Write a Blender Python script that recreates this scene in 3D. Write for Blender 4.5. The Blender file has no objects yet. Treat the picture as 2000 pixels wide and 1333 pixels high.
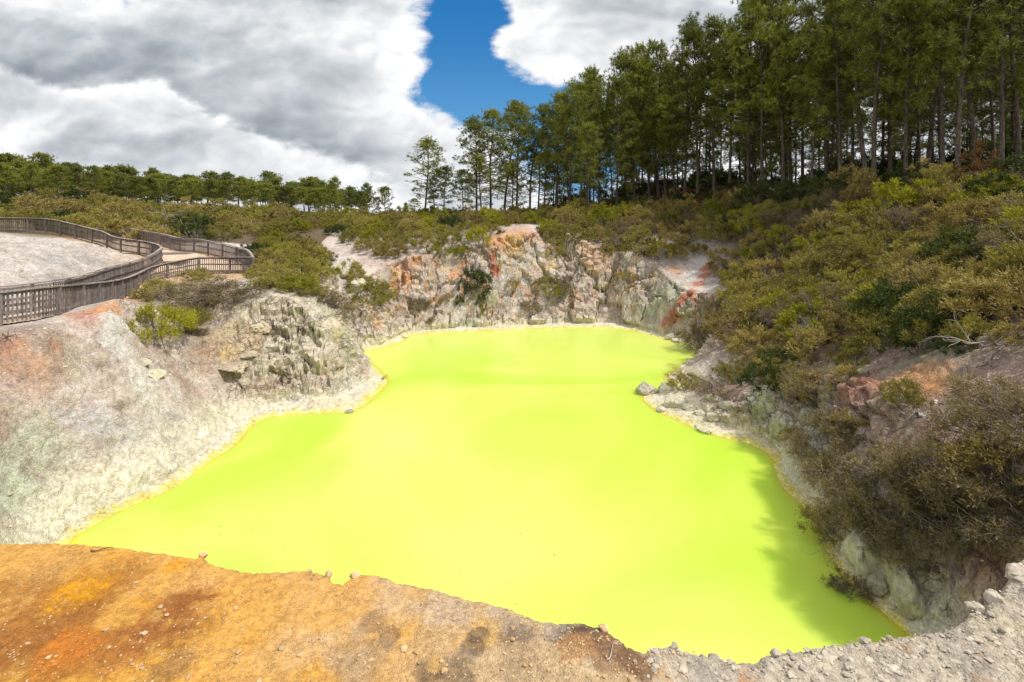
import bpy, math, random
import numpy as np
from mathutils import Vector
R = math.radians
random.seed(7)
rng = np.random.default_rng(7)
scene = bpy.context.scene
COL = scene.collection

# ------------------------------------------------------------------ camera
CAMZ = 9.0
HORIZON = 427.0          # row of the horizon in the 2000 x 1333 photograph
cam = bpy.data.cameras.new("camera"); cam_o = bpy.data.objects.new("camera", cam); COL.objects.link(cam_o)
cam_o.location = (0, 0, CAMZ); cam_o.rotation_euler = (R(90), 0, 0)
cam.sensor_width = 36; cam.lens = 18; cam.shift_y = (HORIZON - 666.5) / 2000; cam.clip_start = 0.05; cam.clip_end = 20000
scene.camera = cam_o

# ------------------------------------------------------------------ exposure, sun, sky
scene.view_settings.view_transform = 'Standard'; scene.view_settings.look = 'None'
scene.view_settings.exposure = -0.16; scene.view_settings.gamma = 1
SUN_EL, SUN_AZ = 56.0, 113.0          # azimuth clockwise from +Y (camera heading): sun on the right, a little behind
sd = Vector((math.cos(R(SUN_EL)) * math.sin(R(SUN_AZ)), math.cos(R(SUN_EL)) * math.cos(R(SUN_AZ)), math.sin(R(SUN_EL))))
sun = bpy.data.lights.new("sun", 'SUN'); sun.energy = 4.6; sun.angle = R(0.5); sun.color = (1, 0.955, 0.88)
sun_o = bpy.data.objects.new("sun", sun); COL.objects.link(sun_o)
sun_o.rotation_euler = sd.to_track_quat('Z', 'Y').to_euler()


class NT:
    """small node-tree writer"""
    def __init__(s, tree):
        s.t = tree; s.n = tree.nodes; s.l = tree.links
    def node(s, typ, **kw):
        n = s.n.new(typ)
        for k, v in kw.items(): setattr(n, k, v)
        return n
    def put(s, sock, v):
        if isinstance(v, bpy.types.NodeSocket): s.l.new(v, sock)
        elif v is not None: sock.default_value = v
    def math(s, op, a, b=None, c=None, clamp=False):
        n = s.node('ShaderNodeMath', operation=op); n.use_clamp = clamp
        s.put(n.inputs[0], a)
        if b is not None: s.put(n.inputs[1], b)
        if c is not None: s.put(n.inputs[2], c)
        return n.outputs[0]
    def noise(s, vec, scale, detail=4, rough=0.55, dist=0.0, lac=2.0):
        n = s.node('ShaderNodeTexNoise'); s.put(n.inputs['Vector'], vec)
        n.inputs['Scale'].default_value = scale; n.inputs['Detail'].default_value = detail
        n.inputs['Roughness'].default_value = rough; n.inputs['Distortion'].default_value = dist
        n.inputs['Lacunarity'].default_value = lac
        return n.outputs['Fac']
    def ramp(s, fac, stops, interp='LINEAR'):
        n = s.node('ShaderNodeValToRGB'); s.put(n.inputs[0], fac); e = n.color_ramp.elements
        n.color_ramp.interpolation = interp
        while len(e) < len(stops): e.new(0.5)
        for i, (p, c) in enumerate(stops):
            e[i].position = p; e[i].color = (*c, 1) if len(c) == 3 else c
        return n.outputs[0]
    def mix(s, fac, a, b, blend='MIX'):
        n = s.node('ShaderNodeMix', data_type='RGBA', blend_type=blend)
        s.put(n.inputs[0], fac); s.put(n.inputs[6], a if not isinstance(a, tuple) else (*a[:3], 1)); s.put(n.inputs[7], b if not isinstance(b, tuple) else (*b[:3], 1))
        return n.outputs[2]
    def maprange(s, v, a, b, c=0.0, d=1.0, smooth=True):
        n = s.node('ShaderNodeMapRange', interpolation_type='SMOOTHSTEP' if smooth else 'LINEAR')
        s.put(n.inputs[0], v); n.inputs[1].default_value = a; n.inputs[2].default_value = b
        n.inputs[3].default_value = c; n.inputs[4].default_value = d
        return n.outputs[0]


world = bpy.data.worlds.new("World"); scene.world = world; world.use_nodes = True
def build_world():
    T = NT(world.node_tree); T.n.clear()
    out = T.node('ShaderNodeOutputWorld'); bg = T.node('ShaderNodeBackground')
    bg.inputs['Strength'].default_value = 0.1
    sky = T.node('ShaderNodeTexSky', sky_type='NISHITA'); sky.sun_disc = False
    sky.sun_elevation = R(SUN_EL); sky.sun_rotation = R(SUN_AZ); sky.air_density = 1.0; sky.dust_density = 0.3; sky.ozone_density = 2.0
    hs = T.node('ShaderNodeHueSaturation'); hs.inputs['Saturation'].default_value = 1.45; hs.inputs['Value'].default_value = 0.72
    T.put(hs.inputs['Color'], sky.outputs[0])
    tc = T.node('ShaderNodeTexCoord'); sx = T.node('ShaderNodeSeparateXYZ'); T.put(sx.inputs[0], tc.outputs['Generated'])
    X, Y, Z = sx.outputs
    ya = T.math('MAXIMUM', T.math('ABSOLUTE', Y), 0.25)
    U = T.math('DIVIDE', X, ya); V = T.math('DIVIDE', Z, ya)
    skyc = T.mix(0.65, hs.outputs[0], T.mix(T.maprange(V, 0.10, 0.42), (1.8, 5.4, 10.0), (0.45, 2.9, 7.6)))
    V2 = T.math('MULTIPLY', V, 1.75)
    cv = T.node('ShaderNodeCombineXYZ'); T.put(cv.inputs[0], U); T.put(cv.inputs[1], V2); cv.inputs[2].default_value = 3.3
    P = cv.outputs[0]
    def shifted(dx, dy):
        m = T.node('ShaderNodeVectorMath', operation='ADD'); T.put(m.inputs[0], P); m.inputs[1].default_value = (dx, dy, 0); return m.outputs[0]
    big = T.noise(P, 2.2, 6, 0.50, 0.15)
    edge = T.noise(shifted(4, 1), 7.0, 5, 0.6, 0.3)
    # clear gap and banks, as directions: gaussian patches in (U, V)
    def blob(px, py, rx, ry, amp):
        f = 1.0; u0, v0 = (px - 1000) / 1000, (HORIZON - py) / 1000
        a = T.math('DIVIDE', T.math('SUBTRACT', U, u0), rx / 1000 / f); b = T.math('DIVIDE', T.math('SUBTRACT', V, v0), ry / 1000 / f)
        r2 = T.math('ADD', T.math('MULTIPLY', a, a), T.math('MULTIPLY', b, b))
        return T.math('MULTIPLY', T.math('EXPONENT', T.math('MULTIPLY', r2, -1.0)), amp)
    def puffs(vec, sc_, det):
        v = T.node('ShaderNodeTexVoronoi', feature='F1', voronoi_dimensions='2D'); T.put(v.inputs['Vector'], vec); v.inputs['Scale'].default_value = sc_; v.inputs['Detail'].default_value = det; v.inputs['Roughness'].default_value = 0.55; v.normalize = True
        return v.outputs['Distance']
    wn = T.node('ShaderNodeTexNoise'); T.put(wn.inputs['Vector'], P); wn.inputs['Scale'].default_value = 4.0; wn.inputs['Detail'].default_value = 3
    def warped(dx, dy):
        a = T.node('ShaderNodeVectorMath', operation='MULTIPLY_ADD'); T.put(a.inputs[0], wn.outputs['Color']); a.inputs[1].default_value = (.16, .16, .16); T.put(a.inputs[2], shifted(dx, dy)); return a.outputs[0]
    pf = puffs(warped(0, 0), 5.5, 2.5); pf2 = puffs(warped(-0.012, 0.03), 5.5, 2.5)
    def total(items):
        t = items[0]
        for q in items[1:]: t = T.math('ADD', t, q)
        return t
    gap = total([blob(905, 60, 88, 110, 1.0), blob(945, 30, 70, 60, 0.5), blob(900, 175, 95, 70, 1.0), blob(1010, 205, 110, 50, 0.8), blob(1120, 250, 110, 75, 0.8), blob(1180, 340, 160, 70, 0.7),
                 blob(1455, 5, 50, 25, 0.35), blob(430, 322, 35, 12, 0.30)])
    bank = total([blob(1150, 60, 150, 60, 0.55), blob(700, 120, 100, 110, 0.4), blob(860, 320, 70, 60, 0.5)])
    dens = T.math('ADD', T.math('ADD', T.math('MULTIPLY', T.math('SUBTRACT', big, 0.5), 1.1), T.math('MULTIPLY', T.math('SUBTRACT', edge, 0.5), 1.25)), 0.63)
    dens = T.math('ADD', dens, T.math('MULTIPLY', T.math('SUBTRACT', 0.32, pf), 0.9)); wisp = T.noise(shifted(9, 3), 20.0, 4, 0.65, 0.5); dens = T.math('ADD', dens, T.math('MULTIPLY', T.math('SUBTRACT', wisp, 0.5), 0.55))
    dens = T.math('ADD', T.math('SUBTRACT', dens, gap), bank)
    cover = T.maprange(dens, -0.10, 0.30)
    # cloud tone: bright sunlit tops, grey thick bases
    n1 = T.noise(P, 1.9, 4, 0.45, 0.1); n2 = T.noise(shifted(-0.04, 0.14), 1.9, 4, 0.45, 0.1)
    relief = T.math('SUBTRACT', n1, n2)
    f1 = T.noise(shifted(2, 7), 5.5, 7, 0.50, 0.25); f2 = T.noise(shifted(1.975, 7.05), 5.5, 7, 0.50, 0.25)
    relief2 = T.math('SUBTRACT', f1, f2)
    dark = total([blob(120, 110, 260, 70, 0.16), blob(560, 170, 130, 60, 0.10), blob(640, 300, 160, 26, 0.16), blob(200, 285, 160, 22, 0.16), blob(430, 270, 120, 22, 0.12), blob(800, 375, 90, 16, 0.12), blob(1200, 20, 220, 50, 0.06)])
    lite = total([blob(640, 60, 120, 60, 0.12), blob(730, 140, 90, 70, 0.14), blob(1150, 95, 160, 40, 0.08), blob(1060, 60, 50, 60, 0.10), blob(700, 220, 80, 30, .1)])
    # the nearer bank of cloud: its sunlit crest stands before the grey base of the one above
    un = T.math('ADD', T.math('ADD', U, 1.0), T.math('MULTIPLY', T.math('SUBTRACT', T.noise(P, 6.0, 3), 0.5), 0.12))
    crest = T.ramp(un, [(p_ / 1000, (v_,) * 3) for p_, v_ in ((0, .277), (80, .262), (150, .238), (230, .262), (330, .262), (400, .205), (470, .187), (560, .14), (700, .097), (820, .06))], 'B_SPLINE')
    dl = T.math('ADD', T.math('SUBTRACT', V, crest), T.math('MULTIPLY', T.math('SUBTRACT', pf, 0.3), 0.09))
    dl = T.math('ADD', dl, T.math('MULTIPLY', T.math('SUBTRACT', wisp, 0.5), 0.035))
    up = T.maprange(dl, -0.008, 0.022)
    shade = T.math('MULTIPLY', T.math('MULTIPLY', up, T.math('EXPONENT', T.math('MULTIPLY', T.math('MAXIMUM', dl, 0.0), -9.0))), 0.34)
    glow = T.math('MULTIPLY', T.math('MULTIPLY', T.math('SUBTRACT', 1.0, up), T.math('EXPONENT', T.math('MULTIPLY', T.math('MINIMUM', dl, 0.0), 22.0))), 0.20)
    left_ = T.maprange(U, -0.12, -0.35)
    tone = T.math('ADD', T.math('ADD', 0.84, T.math('MULTIPLY', relief, 0.9)), T.math('MULTIPLY', relief2, 0.6))
    tone = T.math('ADD', tone, T.math('MULTIPLY', T.math('SUBTRACT', pf2, pf), 0.8))
    tone = T.math('ADD', T.math('SUBTRACT', tone, dark), lite)
    tone = T.math('ADD', T.math('SUBTRACT', tone, T.math('MULTIPLY', shade, left_)), T.math('MULTIPLY', T.math('SUBTRACT', glow, 0.05), left_))
    tone = T.math('ADD', tone, T.math('MULTIPLY', T.math('SUBTRACT', T.maprange(dens, 0.0, 0.9), 0.5), -0.22))
    ccol = T.ramp(tone, [(0.0, (0.20, 0.235, 0.28)), (0.35, (0.36, 0.40, 0.445)), (0.62, (0.60, 0.635, 0.67)), (0.90, (0.97, 0.975, 0.985))])
    sc = T.node('ShaderNodeVectorMath', operation='SCALE'); T.put(sc.inputs[0], ccol); sc.inputs['Scale'].default_value = 11.6
    fin = T.mix(cover, skyc, sc.outputs[0])
    zen = T.node('ShaderNodeVectorMath', operation='SCALE'); T.put(zen.inputs[0], fin); T.put(zen.inputs['Scale'], T.maprange(Z, 0.42, 0.8, 1.0, 1.3)); fin = zen.outputs[0]
    T.put(bg.inputs['Color'], fin); T.l.new(bg.outputs[0], out.inputs[0])
build_world()

# ------------------------------------------------------------------ helpers
def ray(px, py):
    xc = (np.asarray(px, float) - 1000) / 1000
    return xc, np.ones_like(xc), (HORIZON - np.asarray(py, float)) / 1000
def PZ(px, py, z=0.0):           # where the sight line meets height z
    a, b, c = ray(px, py); t = (z - CAMZ) / c
    return np.array([a * t, b * t, CAMZ + c * t])
def PY(px, py, Y):               # the point of a sight line at distance Y ahead
    a, b, c = ray(px, py); t = Y / b
    return np.array([a * t, Y, CAMZ + c * t])

_perm = np.random.default_rng(3).permutation(256).astype(np.int64)
_g = np.random.default_rng(4).normal(size=(256, 3)); _g /= np.linalg.norm(_g, axis=1)[:, None]
def perlin(x, y, z):
    x = np.asarray(x, float); y = np.broadcast_to(np.asarray(y, float), x.shape); z = np.broadcast_to(np.asarray(z, float), x.shape)
    xi, yi, zi = np.floor(x).astype(np.int64), np.floor(y).astype(np.int64), np.floor(z).astype(np.int64)
    fx, fy, fz = x - xi, y - yi, z - zi
    u = fx * fx * fx * (fx * (fx * 6 - 15) + 10); v = fy * fy * fy * (fy * (fy * 6 - 15) + 10); w = fz * fz * fz * (fz * (fz * 6 - 15) + 10)
    def g(i, j, k):
        h = _perm[(_perm[(_perm[(xi + i) & 255] + yi + j) & 255] + zi + k) & 255]
        q = _g[h]; return q[..., 0] * (fx - i) + q[..., 1] * (fy - j) + q[..., 2] * (fz - k)
    def L(a, b, t): return a + t * (b - a)
    return 1.6 * L(L(L(g(0, 0, 0), g(1, 0, 0), u), L(g(0, 1, 0), g(1, 1, 0), u), v), L(L(g(0, 0, 1), g(1, 0, 1), u), L(g(0, 1, 1), g(1, 1, 1), u), v), w)
def fbm(x, y, z, s, oct=4, gain=0.5, ridge=False, off=0.0):
    t = 0; a = 1.0; n = 0; f = 1.0 / s
    for i in range(oct):
        q = perlin(x * f + off + 17.3 * i, y * f + off * 0.7 + 5.1 * i, z * f + 9.7 * i)
        t = t + a * ((1 - 2 * np.abs(q)) if ridge else q); n += a; a *= gain; f *= 2.03
    return t / n
def voronoi(x, y, z, seed=0):
    """random value of the nearest cell, and distance to its border"""
    xi, yi, zi = np.floor(x).astype(np.int64), np.floor(y).astype(np.int64), np.floor(z).astype(np.int64)
    f1 = np.full(len(x), 9.0); f2 = np.full(len(x), 9.0); val = np.zeros(len(x))
    for i in (-1, 0, 1):
        for j in (-1, 0, 1):
            for k in (-1, 0, 1):
                h = _perm[(_perm[(_perm[(xi + i + seed) & 255] + yi + j) & 255] + zi + k) & 255]
                q = _g[h] * 0.5 + 0.5; d = np.sqrt((xi + i + q[:, 0] - x) ** 2 + (yi + j + q[:, 1] - y) ** 2 + (zi + k + q[:, 2] - z) ** 2)
                c = d < f1; f2 = np.where(c, f1, np.minimum(f2, d)); val = np.where(c, h / 255.0, val); f1 = np.where(c, d, f1)
    return val, f2 - f1
def sstep(a, b, x):
    t = np.clip((x - a) / (b - a), 0, 1); return t * t * (3 - 2 * t)

def mesh_np(name, V, F, mats, smooth=True, col=None, uvcol=None, mat_idx=None):
    """V n x 3, F list of arrays (m x 3 or m x 4)"""
    me = bpy.data.meshes.new(name)
    V = np.asarray(V, np.float32)
    if not isinstance(F, (list, tuple)): F = [F]
    F = [np.asarray(f, np.int32) for f in F if len(f)]
    nf = sum(len(f) for f in F); tot = np.concatenate([np.full(len(f), f.shape[1], np.int32) for f in F])
    loops = np.concatenate([f.ravel() for f in F])
    me.vertices.add(len(V)); me.vertices.foreach_set('co', V.ravel())
    me.loops.add(len(loops)); me.loops.foreach_set('vertex_index', loops)
    me.polygons.add(nf); st = np.concatenate([[0], np.cumsum(tot)[:-1]]).astype(np.int32)
    me.polygons.foreach_set('loop_start', st); me.polygons.foreach_set('loop_total', tot)
    me.polygons.foreach_set('use_smooth', np.full(nf, bool(smooth)) if isinstance(smooth, bool) else smooth)
    for m in (mats if isinstance(mats, (list, tuple)) else [mats]): me.materials.append(m)
    if mat_idx is not None: me.polygons.foreach_set('material_index', np.asarray(mat_idx, np.int32))
    me.update(calc_edges=True)
    if col is not None:
        a = me.color_attributes.new('Col', 'FLOAT_COLOR', 'POINT')
        c = np.ones((len(V), 4), np.float32); c[:, :col.shape[1]] = col; a.data.foreach_set('color', c.ravel())
    me.validate()
    return me
def link(name, me, parent=None, loc=None, rot=None, scl=None):
    o = bpy.data.objects.new(name, me); COL.objects.link(o)
    if parent is not None: o.parent = parent
    if loc is not None: o.location = loc
    if rot is not None: o.rotation_euler = rot
    if scl is not None: o.scale = scl
    return o
def tag(o, label=None, cat=None, group=None, kind=None):
    if label: o['label'] = label
    if cat: o['category'] = cat
    if group: o['group'] = group
    if kind: o['kind'] = kind
    return o
def grid_faces(nr, nc):
    i = np.arange(nr - 1)[:, None] * nc + np.arange(nc - 1)[None]
    return np.stack([i, i + 1, i + nc + 1, i + nc], -1).reshape(-1, 4)

class Tubes:
    """many tapered tubes gathered into one mesh"""
    def __init__(s): s.V = []; s.F = []; s.T = []; s.n = 0
    def tube(s, pts, rad, k=6, cap=True):
        pts = np.asarray(pts, float); m = len(pts); rad = np.broadcast_to(np.asarray(rad, float), (m,))
        d = np.gradient(pts, axis=0); d /= np.linalg.norm(d, axis=1)[:, None] + 1e-9
        ref = np.where(np.abs(d[:, 2:3]) > 0.9, np.array([[1., 0, 0]]), np.array([[0, 0, 1.]]))
        a = np.cross(d, ref); a /= np.linalg.norm(a, axis=1)[:, None] + 1e-9; b = np.cross(d, a)
        th = np.linspace(0, 2 * math.pi, k, endpoint=False)
        v = pts[:, None] + rad[:, None, None] * (np.cos(th)[None, :, None] * a[:, None] + np.sin(th)[None, :, None] * b[:, None])
        i = np.arange(m - 1)[:, None] * k + np.arange(k)[None]; j = np.arange(m - 1)[:, None] * k + (np.arange(k)[None] + 1) % k
        s.F.append((np.stack([i, j, j + k, i + k], -1).reshape(-1, 4)) + s.n); s.V.append(v.reshape(-1, 3)); s.n += m * k
        if cap:
            s.V.append(pts[-1:] + d[-1:] * rad[-1]); e = s.n - k + np.arange(k)
            s.T.append(np.stack([e, np.roll(e, -1), np.full(k, s.n)], -1)); s.n += 1
    def build(s, name, mat): return mesh_np(name, np.concatenate(s.V), [np.concatenate(s.F)] + ([np.concatenate(s.T)] if s.T else []), mat)

# ------------------------------------------------------------------ materials
def new_mat(name):
    m = bpy.data.materials.new(name); m.use_nodes = True; T = NT(m.node_tree); bs = m.node_tree.nodes['Principled BSDF']
    return m, T, bs
def rock_mat(name, fine=9.0, bump=0.5, speck=0.5, dist=0.05, cracks=False):
    m, T, bs = new_mat(name)
    at = T.node('ShaderNodeAttribute', attribute_name='Col'); tc = T.node('ShaderNodeTexCoord'); P = tc.outputs['Object']
    n1 = T.noise(P, fine, 6, 0.65); n2 = T.noise(P, fine * 4.1, 4, 0.7); n3 = T.noise(P, fine * 0.35, 5, 0.6, 0.6)
    vo = T.node('ShaderNodeTexVoronoi'); T.put(vo.inputs['Vector'], P); vo.inputs['Scale'].default_value = fine * 3.2
    c = T.mix(T.maprange(n1, 0.35, 0.70), at.outputs['Color'], T.mix(1.0, at.outputs['Color'], (0.74, 0.70, 0.66), 'MULTIPLY'))
    vc = T.math('ADD', 0.72, T.math('MULTIPLY', T.node('ShaderNodeSeparateColor').outputs[0], 0.0))
    sep = T.node('ShaderNodeSeparateColor'); T.put(sep.inputs[0], vo.outputs['Color'])
    g = T.math('ADD', 1.0 - speck * 0.45, T.math('MULTIPLY', sep.outputs[0], speck))
    sc = T.node('ShaderNodeVectorMath', operation='SCALE'); T.put(sc.inputs[0], c); T.put(sc.inputs['Scale'], g)
    w = T.maprange(n2, 0.60, 0.72, 0, 0.35)
    c2 = T.mix(w, sc.outputs[0], T.mix(1.0, sc.outputs[0], (1.7, 1.7, 1.75), 'MULTIPLY'))
    dk = T.maprange(n3, 0.60, 0.72, 0, 0.35)
    c3 = T.mix(dk, c2, T.mix(1.0, c2, (0.6, 0.52, 0.45), 'MULTIPLY'))
    crk = None
    if cracks:      # fracture lines, only where the wall is broken rock (alpha of Col)
        wv = T.node('ShaderNodeVectorMath', operation='ADD'); nz_ = T.node('ShaderNodeTexNoise'); T.put(nz_.inputs['Vector'], P); nz_.inputs['Scale'].default_value = 1.3; nz_.inputs['Detail'].default_value = 4
        wm_ = T.node('ShaderNodeVectorMath', operation='SCALE'); T.put(wm_.inputs[0], nz_.outputs['Color']); wm_.inputs['Scale'].default_value = 0.9; T.put(wv.inputs[0], P); T.put(wv.inputs[1], wm_.outputs[0])
        def edges(sc_, w_):
            mp = T.node('ShaderNodeMapping'); mp.inputs['Scale'].default_value = (1, 1, 1.5); mp.inputs['Rotation'].default_value = (0.3, 0.5, 0); T.put(mp.inputs[0], wv.outputs[0])
            v = T.node('ShaderNodeTexVoronoi', feature='DISTANCE_TO_EDGE'); T.put(v.inputs['Vector'], mp.outputs[0]); v.inputs['Scale'].default_value = sc_
            return T.maprange(v.outputs['Distance'], 0.0, w_, 1, 0)
        brk = T.maprange(T.noise(P, 0.7, 3), 0.40, 0.60)
        crk = T.math('MULTIPLY', T.math('MULTIPLY', T.math('MAXIMUM', edges(0.9, 0.035), T.math('MULTIPLY', edges(2.6, 0.06), 0.7)), brk), at.outputs['Alpha'])
        c3 = T.mix(T.math('MULTIPLY', crk, 0.75), c3, T.mix(1.0, c3, (0.30, 0.26, 0.22), 'MULTIPLY'))
    T.put(bs.inputs['Base Color'], c3); bs.inputs['Roughness'].default_value = 0.92; bs.inputs['Specular IOR Level'].default_value = 0.2
    hgt = T.math('ADD', T.math('MULTIPLY', n1, 1.0), T.math('ADD', T.math('MULTIPLY', n2, 0.4), T.math('MULTIPLY', vo.outputs['Distance'], -0.6)))
    if crk is not None: hgt = T.math('SUBTRACT', hgt, T.math('MULTIPLY', crk, 1.5))
    bp = T.node('ShaderNodeBump'); bp.inputs['Strength'].default_value = bump; bp.inputs['Distance'].default_value = dist; T.put(bp.inputs['Height'], hgt)
    T.put(bs.inputs['Normal'], bp.outputs[0])
    return m
M_rock = rock_mat('altered_rock', 6.0, 0.75, 0.38, 0.07, True)
M_ledge = rock_mat('ledge_earth', 38.0, 0.8, 0.35, 0.012)

def plain_rock(name, c1, c2, scale=6.0, bump=0.5, dist=0.04):
    m, T, bs = new_mat(name); tc = T.node('ShaderNodeTexCoord'); oi = T.node('ShaderNodeObjectInfo')
    g = T.node('ShaderNodeNewGeometry')
    P = g.outputs['Position']
    n = T.noise(P, scale, 6, 0.65); n2 = T.noise(P, scale * 5, 3, 0.6)
    c = T.mix(T.maprange(n, 0.3, 0.7), c1, c2)
    rv = T.math('ADD', 0.75, T.math('MULTIPLY', g.outputs['Random Per Island'], 0.5))
    sc = T.node('ShaderNodeVectorMath', operation='SCALE'); T.put(sc.inputs[0], c); T.put(sc.inputs['Scale'], rv)
    T.put(bs.inputs['Base Color'], sc.outputs[0]); bs.inputs['Roughness'].default_value = 0.9; bs.inputs['Specular IOR Level'].default_value = 0.2
    bp = T.node('ShaderNodeBump'); bp.inputs['Strength'].default_value = bump; bp.inputs['Distance'].default_value = dist
    T.put(bp.inputs['Height'], T.math('ADD', n, T.math('MULTIPLY', n2, 0.3))); T.put(bs.inputs['Normal'], bp.outputs[0])
    return m
M_peb_o = plain_rock('ochre_gravel', (0.42, 0.25, 0.10), (0.52, 0.40, 0.26), 30, 0.4, 0.004)
M_peb_g = plain_rock('grey_gravel', (0.27, 0.225, 0.175), (0.50, 0.44, 0.36), 30, 0.5, 0.004)
M_scree = plain_rock('pale_scree', (0.42, 0.34, 0.28), (0.60, 0.55, 0.48), 8, 0.5, 0.02)
M_bould = plain_rock('sulphur_boulder', (0.70, 0.65, 0.48), (0.46, 0.43, 0.32), 5, 1.0, 0.12)
M_slab = plain_rock('pinkish_slab', (0.60, 0.49, 0.38), (0.34, 0.30, 0.21), 4, 1.0, 0.12)

def leaf_mat(name, c1, c2, rough=0.6, tr=0.25):
    m, T, bs = new_mat(name); g = T.node('ShaderNodeNewGeometry'); oi = T.node('ShaderNodeObjectInfo')
    n = T.noise(g.outputs['Position'], 1.6, 3, 0.6); isl = g.outputs['Random Per Island']
    f = T.math('ADD', T.math('MULTIPLY', T.math('SUBTRACT', n, 0.5), 1.6), T.math('ADD', T.math('MULTIPLY', isl, 0.5), T.math('MULTIPLY', oi.outputs['Random'], 0.6)))
    c = T.mix(T.maprange(f, 0.1, 1.0, smooth=False), c1, c2)
    T.put(bs.inputs['Base Color'], c); bs.inputs['Roughness'].default_value = rough; bs.inputs['Specular IOR Level'].default_value = 0.25
    tb = T.node('ShaderNodeBsdfTranslucent'); T.put(tb.inputs[0], T.mix(1.0, c, (1.1, 1.2, 0.5), 'MULTIPLY')); ms = T.node('ShaderNodeMixShader'); ms.inputs[0].default_value = tr
    T.l.new(bs.outputs[0], ms.inputs[1]); T.l.new(tb.outputs[0], ms.inputs[2]); T.l.new(ms.outputs[0], m.node_tree.nodes['Material Output'].inputs[0])
    return m
LEAF = {
    'olive': leaf_mat('olive_manuka_leaves', (0.17, 0.15, 0.034), (0.40, 0.33, 0.08)),
    'yellow green': leaf_mat('yellow_green_manuka_leaves', (0.19, 0.19, 0.015), (0.40, 0.36, 0.028)),
    'brownish olive': leaf_mat('brownish_manuka_leaves', (0.20, 0.15, 0.05), (0.42, 0.32, 0.11)),
    'grey brown': leaf_mat('grey_brown_manuka_leaves', (0.15, 0.115, 0.065), (0.31, 0.235, 0.13)),
    'dark green': leaf_mat('dark_green_leaves', (0.035, 0.055, 0.012), (0.085, 0.10, 0.02)),
    'rusty brown': leaf_mat('rusty_bracken_leaves', (0.10, 0.04, 0.015), (0.17, 0.085, 0.03)),
}
M_needle = leaf_mat('pine_needles', (0.08, 0.10, 0.017), (0.33, 0.335, 0.05), 0.5, 0.2)
M_needle2 = leaf_mat('ridge_pine_needles', (0.07, 0.09, 0.018), (0.30, 0.30, 0.045), 0.5, 0.2)
def wood_mat(name, c1, c2, scale=8, stretch=(1, 1, 1), bump=0.4, dist=0.01):
    m, T, bs = new_mat(name); tc = T.node('ShaderNodeTexCoord'); mp = T.node('ShaderNodeMapping'); mp.inputs['Scale'].default_value = stretch
    T.put(mp.inputs[0], tc.outputs['Object']); n = T.noise(mp.outputs[0], scale, 6, 0.65, 0.3)
    g = T.node('ShaderNodeNewGeometry'); c = T.mix(T.maprange(n, 0.3, 0.7), c1, c2)
    sc = T.node('ShaderNodeVectorMath', operation='SCALE'); T.put(sc.inputs[0], c); T.put(sc.inputs['Scale'], T.math('ADD', 0.7, T.math('MULTIPLY', g.outputs['Random Per Island'], 0.6)))
    T.put(bs.inputs['Base Color'], sc.outputs[0]); bs.inputs['Roughness'].default_value = 0.85; bs.inputs['Specular IOR Level'].default_value = 0.25
    bp = T.node('ShaderNodeBump'); bp.inputs['Strength'].default_value = bump; bp.inputs['Distance'].default_value = dist; T.put(bp.inputs['Height'], n); T.put(bs.inputs['Normal'], bp.outputs[0])
    return m
M_bark = wood_mat('pine_bark', (0.045, 0.032, 0.024), (0.16, 0.125, 0.10), 3.0, (3, 3, 0.8), 0.8, 0.05)
M_twig = wood_mat('grey_twigs', (0.17, 0.14, 0.12), (0.36, 0.31, 0.28), 6)
M_dead = wood_mat('dead_bleached_wood', (0.22, 0.18, 0.16), (0.45, 0.40, 0.38), 9, (1, 1, 1), 0.6, 0.01)
M_fence = wood_mat('weathered_fence_timber', (0.10, 0.082, 0.075), (0.25, 0.215, 0.20), 5, (3, 3, 1), 0.5, 0.01)
M_rail = wood_mat('sun_bleached_rail_timber', (0.20, 0.17, 0.145), (0.36, 0.32, 0.28), 5, (1, 1, 4), 0.5, 0.01)

# ------------------------------------------------------------------ terrain: shoreline, rim and hills in metres
#            x, y, bench width, wall slope      (closed loop, water surface at z = 0)
def S(px, py, wb, sl): p = PZ(px, py); return (p[0], p[1], wb, sl)
SHORE = [S(140, 1057, .3, 1.2), S(230, 1000, .5, 1.05), S(330, 957, .6, 1.0), S(400, 910, .7, 0.95), S(460, 868, .7, 0.85), S(500, 825, .8, 0.8), S(550, 812, 1.2, 1.2), S(630, 807, 1.4, 1.6),
         S(690, 804, 1.4, 1.8), S(732, 774, 1.2, 1.7), S(757, 745, .9, 1.5), S(745, 728, .6, 1.6), S(710, 700, .5, 1.7), S(698, 688, .4, 1.6), S(745, 680, .5, 1.5), S(790, 664, .8, 1.6),
         S(805, 655, .6, 1.8), S(880, 650, .9, 1.7), S(1000, 645, .9, 1.6), S(1100, 641, .9, 1.45), S(1180, 640, .9, 1.5), S(1230, 645, .9, 1.6), S(1290, 660, .5, 1.5), S(1340, 674, .4, 1.2),
         S(1362, 687, .4, 1.0), S(1350, 706, .5, 0.9), S(1300, 737, .9, 0.7), S(1322, 757, .8, 0.5), S(1285, 768, .9, 0.4), S(1258, 775, .9, 0.4), S(1268, 792, .9, 0.45), S(1320, 820, 1.2, 0.6), S(1400, 850, 1.0, 0.8), S(1470, 870, .6, 1.1),
         S(1510, 900, .3, 1.4), S(1530, 950, .3, 1.4), S(1580, 1000, .3, 1.4), S(1600, 1040, .3, 1.5), S(1625, 1090, .3, 1.5), S(1655, 1130, .3, 1.6), S(1705, 1180, .3, 1.7), S(1775, 1245, .3, 1.8),
         (8.2, 8.6, .2, 2.2), (6.8, 6.2, .2, 3), (4, 4.4, .2, 5), (1, 4.1, .2, 5), (-2, 4.4, .2, 5), (-5, 5.2, .2, 4), (-7.6, 7.2, .2, 3), (-9.6, 9.6, .2, 2), (-11.2, 12.0, .2, 1.5)]
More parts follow.
